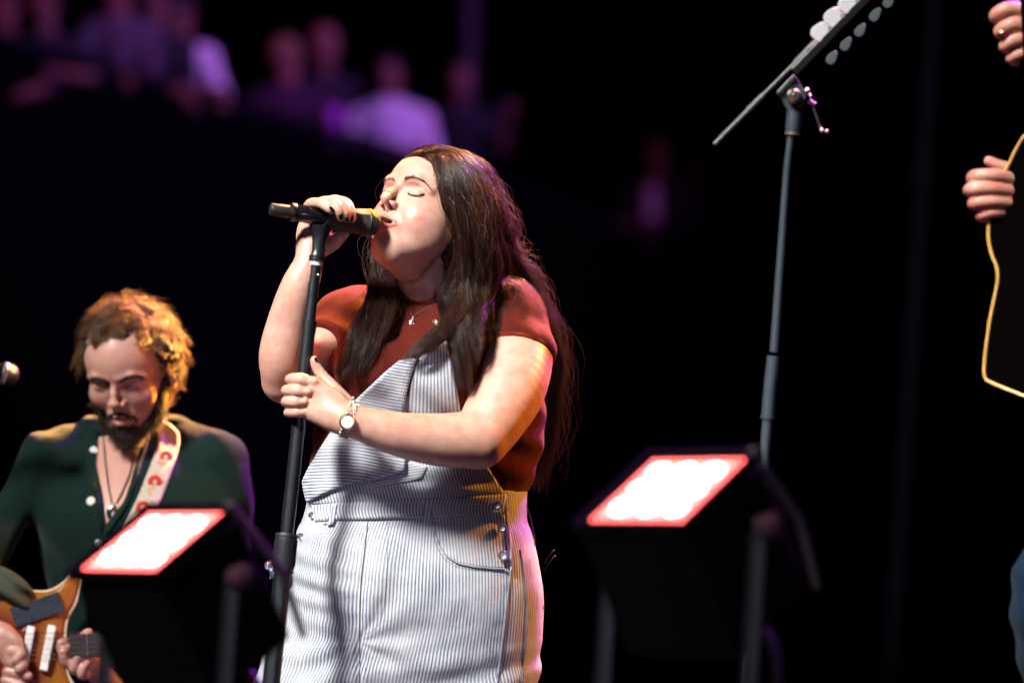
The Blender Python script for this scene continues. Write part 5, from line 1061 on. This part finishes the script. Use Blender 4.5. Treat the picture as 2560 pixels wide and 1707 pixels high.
# round-head microphone at the left edge
m2 = empty('microphone', C(-30, 960, .5), 'ball-headed microphone entering at the left frame edge, yellow light tinted into the grille', 'microphone')
a = C(22, 936, .5); d_ = np.array([-1, .25, .2]); d_ /= np.linalg.norm(d_)
MB().sphere(a, S(27, .5), 24, 16).build('grille', M_GRILLE2, m2); MB().lathe(a, d_, [(.004, S(27.5, .5)), (.006, S(29, .5)), (.012, S(29, .5)), (.014, S(27, .5))], 28).build('grille_band', M_METAL, m2)
MB().lathe(a, d_, [(.014, S(25, .5)), (.045, S(19, .5)), (.17, S(15, .5)), (.172, 0)], 28).build('handle', M_BLACKG, m2)
# ---------------------------------------------------------------- stage lamps with LED faces
M_LENS = mat('lit_lens', (1, 1, 1), .3, emit=(1.0, .93, .88), es=9); M_LED_FRINGE = mat('red_fringe_glow', (1, .4, .3), .3, emit=(1.0, .08, .08), es=10)  # outer LEDs glow red to paint the lens colour fringe
M_LEDW = mat('lit_warm_led', (1, .8, .7), .3, emit=(1.0, .42, .36), es=3.2); M_LAMP = mat('lamp_housing_black', (0.0025, 0.0025, 0.003), .8, spec=.04); M_YOKE = mat('lamp_yoke_paint', (0.0035, 0.004, 0.0075), .45)
def stage_lamp(cx, cy, side_px, w, label, dim):
    root = empty('stage_lamp', C(cx + 130, cy + 700, w + .1), label, 'stage lamp', 'floor lamps in front of the stage')
    e1 = np.array([205, 8, 181.]); e2 = np.array([155, 135, -181.]); e1 /= np.linalg.norm(e1); e2 -= e1 * (e1 @ e2); e2 /= np.linalg.norm(e2); n = np.cross(e1, e2); h = S(side_px, w) / 2; c_ = C(cx, cy, w)
    MB().box(c_ - n * .012, e1 * (h + .008), e2 * (h + .008), n * .008).build('face_plate', M_BLACK, root, smooth=False, bevel=.003)
    MB().box(c_ - n * .12, e1 * (h + .012), e2 * (h + .012), n * .098).build('housing', M_LAMP, root, smooth=False, bevel=.006)
    b = MB()
    for s1, s2 in ((1, 0), (-1, 0), (0, 1), (0, -1)):
        if s1: b.box(c_ + e1 * s1 * (h + .012) - n * .004, e1 * .003, e2 * (h + .016), n * .008)
        else: b.box(c_ + e2 * s2 * (h + .012) - n * .004, e2 * .003, e1 * (h + .008), n * .008)
    b.build('rim', M_LAMP, root, smooth=False)
    for i in (-1, 0, 1):
        for j in (-1, 0, 1): MB().lathe(c_ + (e1 * i + e2 * j) * h * .56 - n * .004, n, [(0, h * .19), (.006, h * .17), (.009, h * .08), (.0095, 0)], 20).build('lens', M_LENS, root)
    b = MB(); b2 = MB(); N = 15
    for i in range(N):
        for j in range(N):
            u_, v_ = -1 + 2 * i / (N - 1), -1 + 2 * j / (N - 1)
            if any(abs(u_ - a * .6) < .19 and abs(v_ - q * .6) < .19 for a in (-1, 0, 1) for q in (-1, 0, 1)): continue
            (b2 if max(abs(u_), abs(v_)) > .99 else b).lathe(c_ + (e1 * u_ + e2 * v_) * (h * .93) - n * .004, n, [(0, .0026), (.003, .0020), (.0036, 0)], 8)
    b.build('led_array', M_LEDW, root); b2.build('led_fringe', M_LED_FRINGE, root)
    for s_ in (1, -1):
        p = c_ - n * .06 + e1 * s_ * (h + .072); MB().lathe(p - e1 * s_ * .02, e1 * s_, [(0, .014), (.02, .019), (.03, .017), (.034, .010)], 20).build('yoke_knob', mat('knob_plastic', (.05, .02, .03), .2), root)
    # yoke: two arms hanging down to a cross bar and the foot
    A_ = c_ - n * .07 + e1 * (h + .045); B_ = c_ - n * .07 - e1 * (h + .045); dn = MC[:3, :3].T @ np.array([0, 0, -1.]); L = .33
    b = MB()
    pts = [A_, A_ + dn * L * .6, A_ + dn * L * .9, A_ + dn * L + (B_ - A_) * .08, B_ + dn * L - (B_ - A_) * .08, B_ + dn * L * .9, B_ + dn * L * .6, B_]
    b.tube(cr(pts, 40), .014, 10, flat=.45, up=n); b.build('yoke', M_YOKE, root)
    q = (A_ + B_) / 2 + dn * (L + .02); z0 = to_world(q)[0][2]; 
    MB().tube([q - dn * .03, q + dn * (z0 + 1.2)], .020, 12).build('stand_tube', M_LAMP, root)
    f = q + dn * (z0 + 1.2); b = MB()
    for k in range(3): an = k * 2.094 + .4; o_ = MC[:3, :3].T @ np.array([math.cos(an) * .45, math.sin(an) * .45, -.04]); b.tube([f - dn * .45, f + o_], .012, 8)
    b.build('tripod_legs', M_BLACKM, root)
    MB().tube(cr([c_ - n * .2 + e2 * h * .3, c_ - n * .27 + e2 * .02 + e1 * .06, c_ - n * .33 + e1 * .05 + dn * .1, c_ - n * .33 + e1 * .04 + dn * .6], 24), .007, 8).build('power_cable', M_RUBBER, root)
    CC = C(cx + side_px * .70, cy - side_px * .32, w - .02); MB().tube([CC, CC + np.array([.070, -.10, -.08]), CC + np.array([.098, -.195, -.12])], [.006, .007, .005], 10).build('lit_edge_bar', mat('edge_bar_paint', (.07, .05, .06), .4), root)  # bar added to draw the violet-lit edge line of the housing
    return root
stage_lamp(380, 1348, 275, -1.6, 'lower left lamp, its bright LED face tilted up in front of the guitarist', 1)
stage_lamp(1667, 1220, 305, -1.75, 'right-hand lamp, its bright LED face tilted up before the boom stand', 1)
# ---------------------------------------------------------------- boom stand with plectrums
bs = empty('boom_stand', C(1800, 2560, .5), 'grey boom microphone stand with a plectrum holder, right of the singer', 'microphone stand'); W5 = .5; s5 = S(1, W5)
M_GREY = mat('worn_grey_metal', (0.030, 0.042, 0.052), .42, spec=.5, bump=.1, bscale=500)
MB().tube([C(1977, 338, W5), C(1967, 420, W5), C(1935, 880, W5)], [8.5 * s5, 8.5 * s5, 11 * s5], 18).build('upper_tube', M_GREY, bs)
MB().tube([C(1934, 890, W5), C(1925, 967, W5), C(1919, 1040, W5)], 16 * s5, 20).build('clutch_grip', M_GREY, bs); MB().tube([C(1919, 1040, W5), C(1918.6, 1046, W5)], 18 * s5, 20).build('clutch_ring', M_GREY, bs)
MB().tube([C(1918.5, 1045, W5), C(1800, 2540, W5)], 12.5 * s5, 18).build('lower_tube', M_GREY, bs)
f = C(1800, 2545, W5); fl = MC[:3, :3].T @ np.array([0, 0, 1.]); MB().lathe(f, fl, [(0, .13), (.014, .13), (.02, .03), (.03, .02)], 32).build('round_base', M_GREY, bs)
MB().tube([C(1984, 280, W5), C(1983, 305, W5), C(1981, 330, W5)], [17 * s5, 18.5 * s5, 17 * s5], 20).build('swivel_neck', M_GREY, bs)
MB().tube([C(1981, 331, W5), C(1980.5, 337, W5)], 18.5 * s5, 20).build('brass_ring', mat('dull_brass', (.35, .30, .18), .4, .8), bs)
X = np.array([1, 0, 0]) * s5; Y = np.array([0, 1, 0]) * s5
MB().prism([(0, 47), (-42, 2), (-18, -38), (-12, -52), (14, -52), (24, -35), (33, -5), (14, 28)], C(1983, 233, W5), X, Y, [0, 0, 14 * s5]).build('clamp', M_GREY, bs, smooth=False, bevel=.002)
MB().lathe(C(1984, 241, W5 - .018), (.1, .15, 1), [(0, 19 * s5), (.008, 18 * s5), (.012, 12 * s5), (.012, 6 * s5), (.016, 0)], 24).build('clamp_knob', M_METAL, bs)
BT = lambda k, off=0.0, dw=0: C(1786 + (2155 - 1786) * k + off * .70, 362 + (-10 - 362) * k + off * .72, W5 - .03 + dw)
MB().tube([BT(-.0), BT(.62)], 5.5 * s5, 14).build('boom_tube', M_GREY, bs)
MB().tube([BT(0), BT(.235)], 6.8 * s5, 14).build('counterweight_tube', M_GREY, bs)
for k0, k1, r_ in ((.235, .33, 8), (.545, .635, 8), (.625, .64, 9.5), (.232, .245, 9.5)): MB().tube([BT(k0), BT(k1)], r_ * s5, 14).build('boom_collar', M_GREY, bs)
MB().tube([BT(.62), BT(1.35)], 10 * s5, 16).build('boom_tube', M_BLACKM, bs)
MB().box(C(2132, 30, W5 - .05), np.array([.70, .715, 0]) * s5 * 210 * 1, np.array([.715, -.70, 0]) * s5 * 11, [0, 0, .004]).build('plectrum_holder', M_BLACK, bs, smooth=False, bevel=.002)
MB().sphere(C(2017, 228, W5), 8 * s5).sphere(C(2025, 240, W5), 5 * s5).tube([C(2022, 252, W5), C(2038, 262, W5)], 6.5 * s5, 10).tube([C(2033, 268, W5), C(2053, 326, W5)], 2.4 * s5, 8).sphere(C(2054, 327, W5 - .004), 6 * s5).sphere(C(2067, 330, W5), 5 * s5).build('tension_lever', M_METAL, bs)
M_PW = mat('pearl_plectrum', (.80, .77, .82), .25); M_PD = mat('grey_plectrum', (.11, .14, .16), .35)
def pick(cx, cy, ang, m_, label, L=19, Wd=11.5):
    P2 = []; 
    for i in range(28):
        t = 2 * math.pi * i / 28; r = 1 + .10 * math.cos(3 * t); P2.append((math.cos(t) * r * L, math.sin(t) * r * Wd))
    X = np.array([math.cos(ang), math.sin(ang), -.0]) * s5; Y = np.array([-math.sin(ang), math.cos(ang), .3]) * s5
    o = MB().prism(P2, C(cx, cy, W5 - .056), X, Y, [0, .0, .0012]).build('plectrum', m_, None, smooth=False, bevel=.0008); tag(o, label, 'plectrum', 'plectrums on the boom stand')
wl = ['lowest pearly white plectrum on the upper side of the boom', 'middle pearly white plectrum on the upper side of the boom', 'topmost pearly white plectrum, cut by the frame']
for (x, y), l in zip([(2050, 80), (2082, 43), (2118, 10)], wl): pick(x, y, 1.0, M_PW, l, 25, 21)
dl = ['lowest dark grey plectrum hanging below the boom', 'second dark grey plectrum from the bottom', 'third dark grey plectrum from the bottom', 'fourth dark grey plectrum from the bottom', 'topmost dark grey plectrum, cut by the frame']
for (x, y), l in zip([(2080, 145), (2115, 111), (2151, 76), (2188, 38), (2222, 4)], dl): pick(x, y, .95, M_PD, l)
# ---------------------------------------------------------------- acoustic guitarist at the right edge
W7 = .7; pr_ = empty('person', C(2760, 2560, W7 + .1), 'player at the right edge, only two hands and a blue-jeaned knee inside the frame', 'person')
h1 = G(chain([(2640, 520, W7, 40), (2570, 500, W7 - .03, 38), (2510, 480, W7 - .05, 36)], .012) + [
    fing([(2530, 450, W7 - .07, 20), (2488, 438, W7 - .09, 17), (2440, 440, W7 - .085, 16), (2432, 448, W7 - .05, 15), (2455, 455, W7 - .03, 14)], .004),
    fing([(2530, 478, W7 - .07, 20), (2480, 470, W7 - .09, 17), (2432, 472, W7 - .085, 17), (2424, 478, W7 - .05, 15), (2450, 485, W7 - .03, 14)], .003),
    fing([(2528, 505, W7 - .07, 18), (2480, 502, W7 - .085, 16), (2440, 506, W7 - .08, 16), (2434, 512, W7 - .05, 14), (2455, 516, W7 - .03, 13)], .003),
    fing([(2525, 530, W7 - .06, 16), (2485, 530, W7 - .075, 14), (2458, 536, W7 - .07, 14), (2452, 542, W7 - .05, 13), (2470, 546, W7 - .03, 12)], .003),
    fing([(2540, 430, W7 - .03, 20), (2500, 415, W7 - .035, 14), (2476, 404, W7 - .035, 12), (2470, 402, W7 - .035, 10)], .006)], .01)
h2 = G(chain([(2680, 260, W7, 44), (2610, 150, W7 - .02, 40), (2570, 95, W7 - .03, 42)], .012) + [
    fing([(2580, 40, W7 - .06, 20), (2525, 22, W7 - .08, 18), (2490, 38, W7 - .07, 17), (2498, 52, W7 - .04, 15)], .004),
    fing([(2580, 75, W7 - .06, 20), (2535, 60, W7 - .08, 18), (2500, 78, W7 - .07, 16), (2515, 92, W7 - .04, 15)], .004),
    fing([(2580, 108, W7 - .06, 18), (2545, 98, W7 - .075, 17), (2512, 115, W7 - .07, 15), (2525, 128, W7 - .04, 14)], .004),
    fing([(2585, 140, W7 - .05, 18), (2555, 132, W7 - .065, 16), (2528, 145, W7 - .06, 14), (2540, 156, W7 - .04, 12)], .004),
    fing([(2600, 60, W7 - .01, 22), (2560, 10, W7 - .02, 17), (2525, -12, W7 - .03, 14)], .006)], .01)
tor = [Cone(C(2800, 100, W7 + .1), C(2800, 700, W7 + .1), .16, .17, .05), Cone(C(2800, -60, W7 + .1), C(2800, -200, W7 + .08), .06, .07, .03), Ell(C(2790, -290, W7 + .02), (.08, .12, .10), .02), cone((2800, 20, .8), (2690, 250, .72), 60, 45, .03), cone((2860, 60, .82), (2900, 520, .8), 60, 50, .03), cone((2900, 520, .8), (2660, 520, .70), 48, 40, .03)]
surf(G([h1, h2, G(tor, .03)], 0), 'body', M_SKIN3, pr_, h=.0035, attrs={'red': lambda P: np.clip(.3 + .3 * vnoise(P, 40, 5), 0, 1), 'dark': lambda P: P[:, 0] * 0})
surf(G([Cone(C(2800, 80, W7 + .1), C(2800, 720, W7 + .1), .19, .20, .05), cone((2780, 60, .8), (2700, 240, .73), 84, 62, .03), cone((2860, 90, .82), (2905, 520, .8), 80, 64, .03), cone((2905, 520, .8), (2690, 522, .71), 62, 54, .03)], 0, disp=lambda P: .006 * vnoise(P, 9, 3)), 'shirt', cloth_mat('black_shirt', (.002, .002, .0025), sheen=0), pr_, h=.012)
jd = lambda P: .006 * vnoise(P, 9, 8) + .004 * np.sin(P[:, 1] * 60 + 2 * vnoise(P, 6, 4))
surf(G(chain([(2780, 1000, .8, 120), (2665, 1420, .62, 118), (2640, 1500, .60, 112), (2660, 1800, .70, 92), (2680, 2450, .76, 80)], .05) + chain([(2860, 1000, .85, 120), (2880, 1500, .85, 108), (2880, 2450, .88, 80)], .05), 0, disp=jd), 'jeans', cloth_mat('blue_jeans', (.006, .015, .030), bump=.6, wr=.4), pr_, h=.008)
MB().lathe(C(2505, 84, W7 - .085), (.5, -.6, .3), [(-.003, .0115), (.003, .0115), (.003, .0105), (-.003, .0105)], 20).build('finger_ring', M_GOLD, pr_)
ac = empty('acoustic_guitar', C(2640, 700, W7), 'dark acoustic guitar with amber edge binding held upright at the right frame edge', 'guitar')
L_ = [(2600, 318), (2575, 328), (2552, 352), (2523, 408), (2494, 472), (2476, 535), (2471, 590), (2479, 635), (2492, 668), (2494, 700), (2489, 730), (2472, 816), (2461, 909), (2462, 940), (2476, 955), (2560, 989), (2640, 1016)]
sh_ = cr(L_, 70); axis0 = np.array([2600, 318.]); axis1 = np.array([2660, 1016.]); d_ = (axis1 - axis0) / np.linalg.norm(axis1 - axis0); nn = np.array([-d_[1], d_[0]])
R_ = []; 
for p in sh_[::-1]: v = p - axis0; R_.append(axis0 + d_ * (v @ d_) - nn * (v @ nn) * 1.0)
outl = np.vstack([sh_, np.array(R_)]); keep_ = [0]
for i in range(1, len(outl)):
    if np.linalg.norm(outl[i] - outl[keep_[-1]]) > 4: keep_.append(i)
outl = outl[keep_]; nO = len(outl); tilt = lambda p, dz: C(p[0], p[1], W7 - .06 + (p[0] - 2460) * -.00035 + dz)
V = [tilt(p, 0) for p in outl] + [tilt(p + np.array([26, 8]), .10) for p in outl]
F = [list(range(nO))[::-1], [nO + i for i in range(nO)]] + [[i, (i + 1) % nO, nO + (i + 1) % nO, nO + i] for i in range(nO)]
M_AC = mat('dark_lacquer', (0.0015, 0.001, 0.001), .12, coat=.0, spec=.4); mesh_np('guitar_body', V, F, M_AC, ac, smooth=False)
mb_ = mat('amber_binding', (.75, .42, .10), .35)
MB().tube([tilt(p, -.001) for p in outl] + [tilt(outl[0], -.001)], .003, 8, caps=False).build('binding', mb_, ac)
MB().lathe(tilt((2640, 620), -.002), (0, 0, 1), [(0, .05), (.001, .055), (.0015, .05)], 40).build('rosette', mb_, ac)
pn = [tilt((2598, 330), -.012), tilt((2560, -60), -.012)]; MB().tube([tilt((2612, 560), -.008), tilt((2598, 330), -.010), tilt((2560, -300), -.010)], [.026, .024, .020], 12, flat=.5, up=(0, 0, 1)).build('neck', M_AC, ac)
b = MB()
for i in range(6): b.tube([tilt((2630 + i * 6, 860), -.016), tilt((2552 + i * 4, -280), -.022)], .0005, 4)
b.build('strings', M_SILVER, ac)
MB().box(tilt((2645, 862), -.008), [.05, .0, 0], [0, .008, 0], [0, 0, .006]).build('bridge', M_BLACKM, ac, smooth=False)
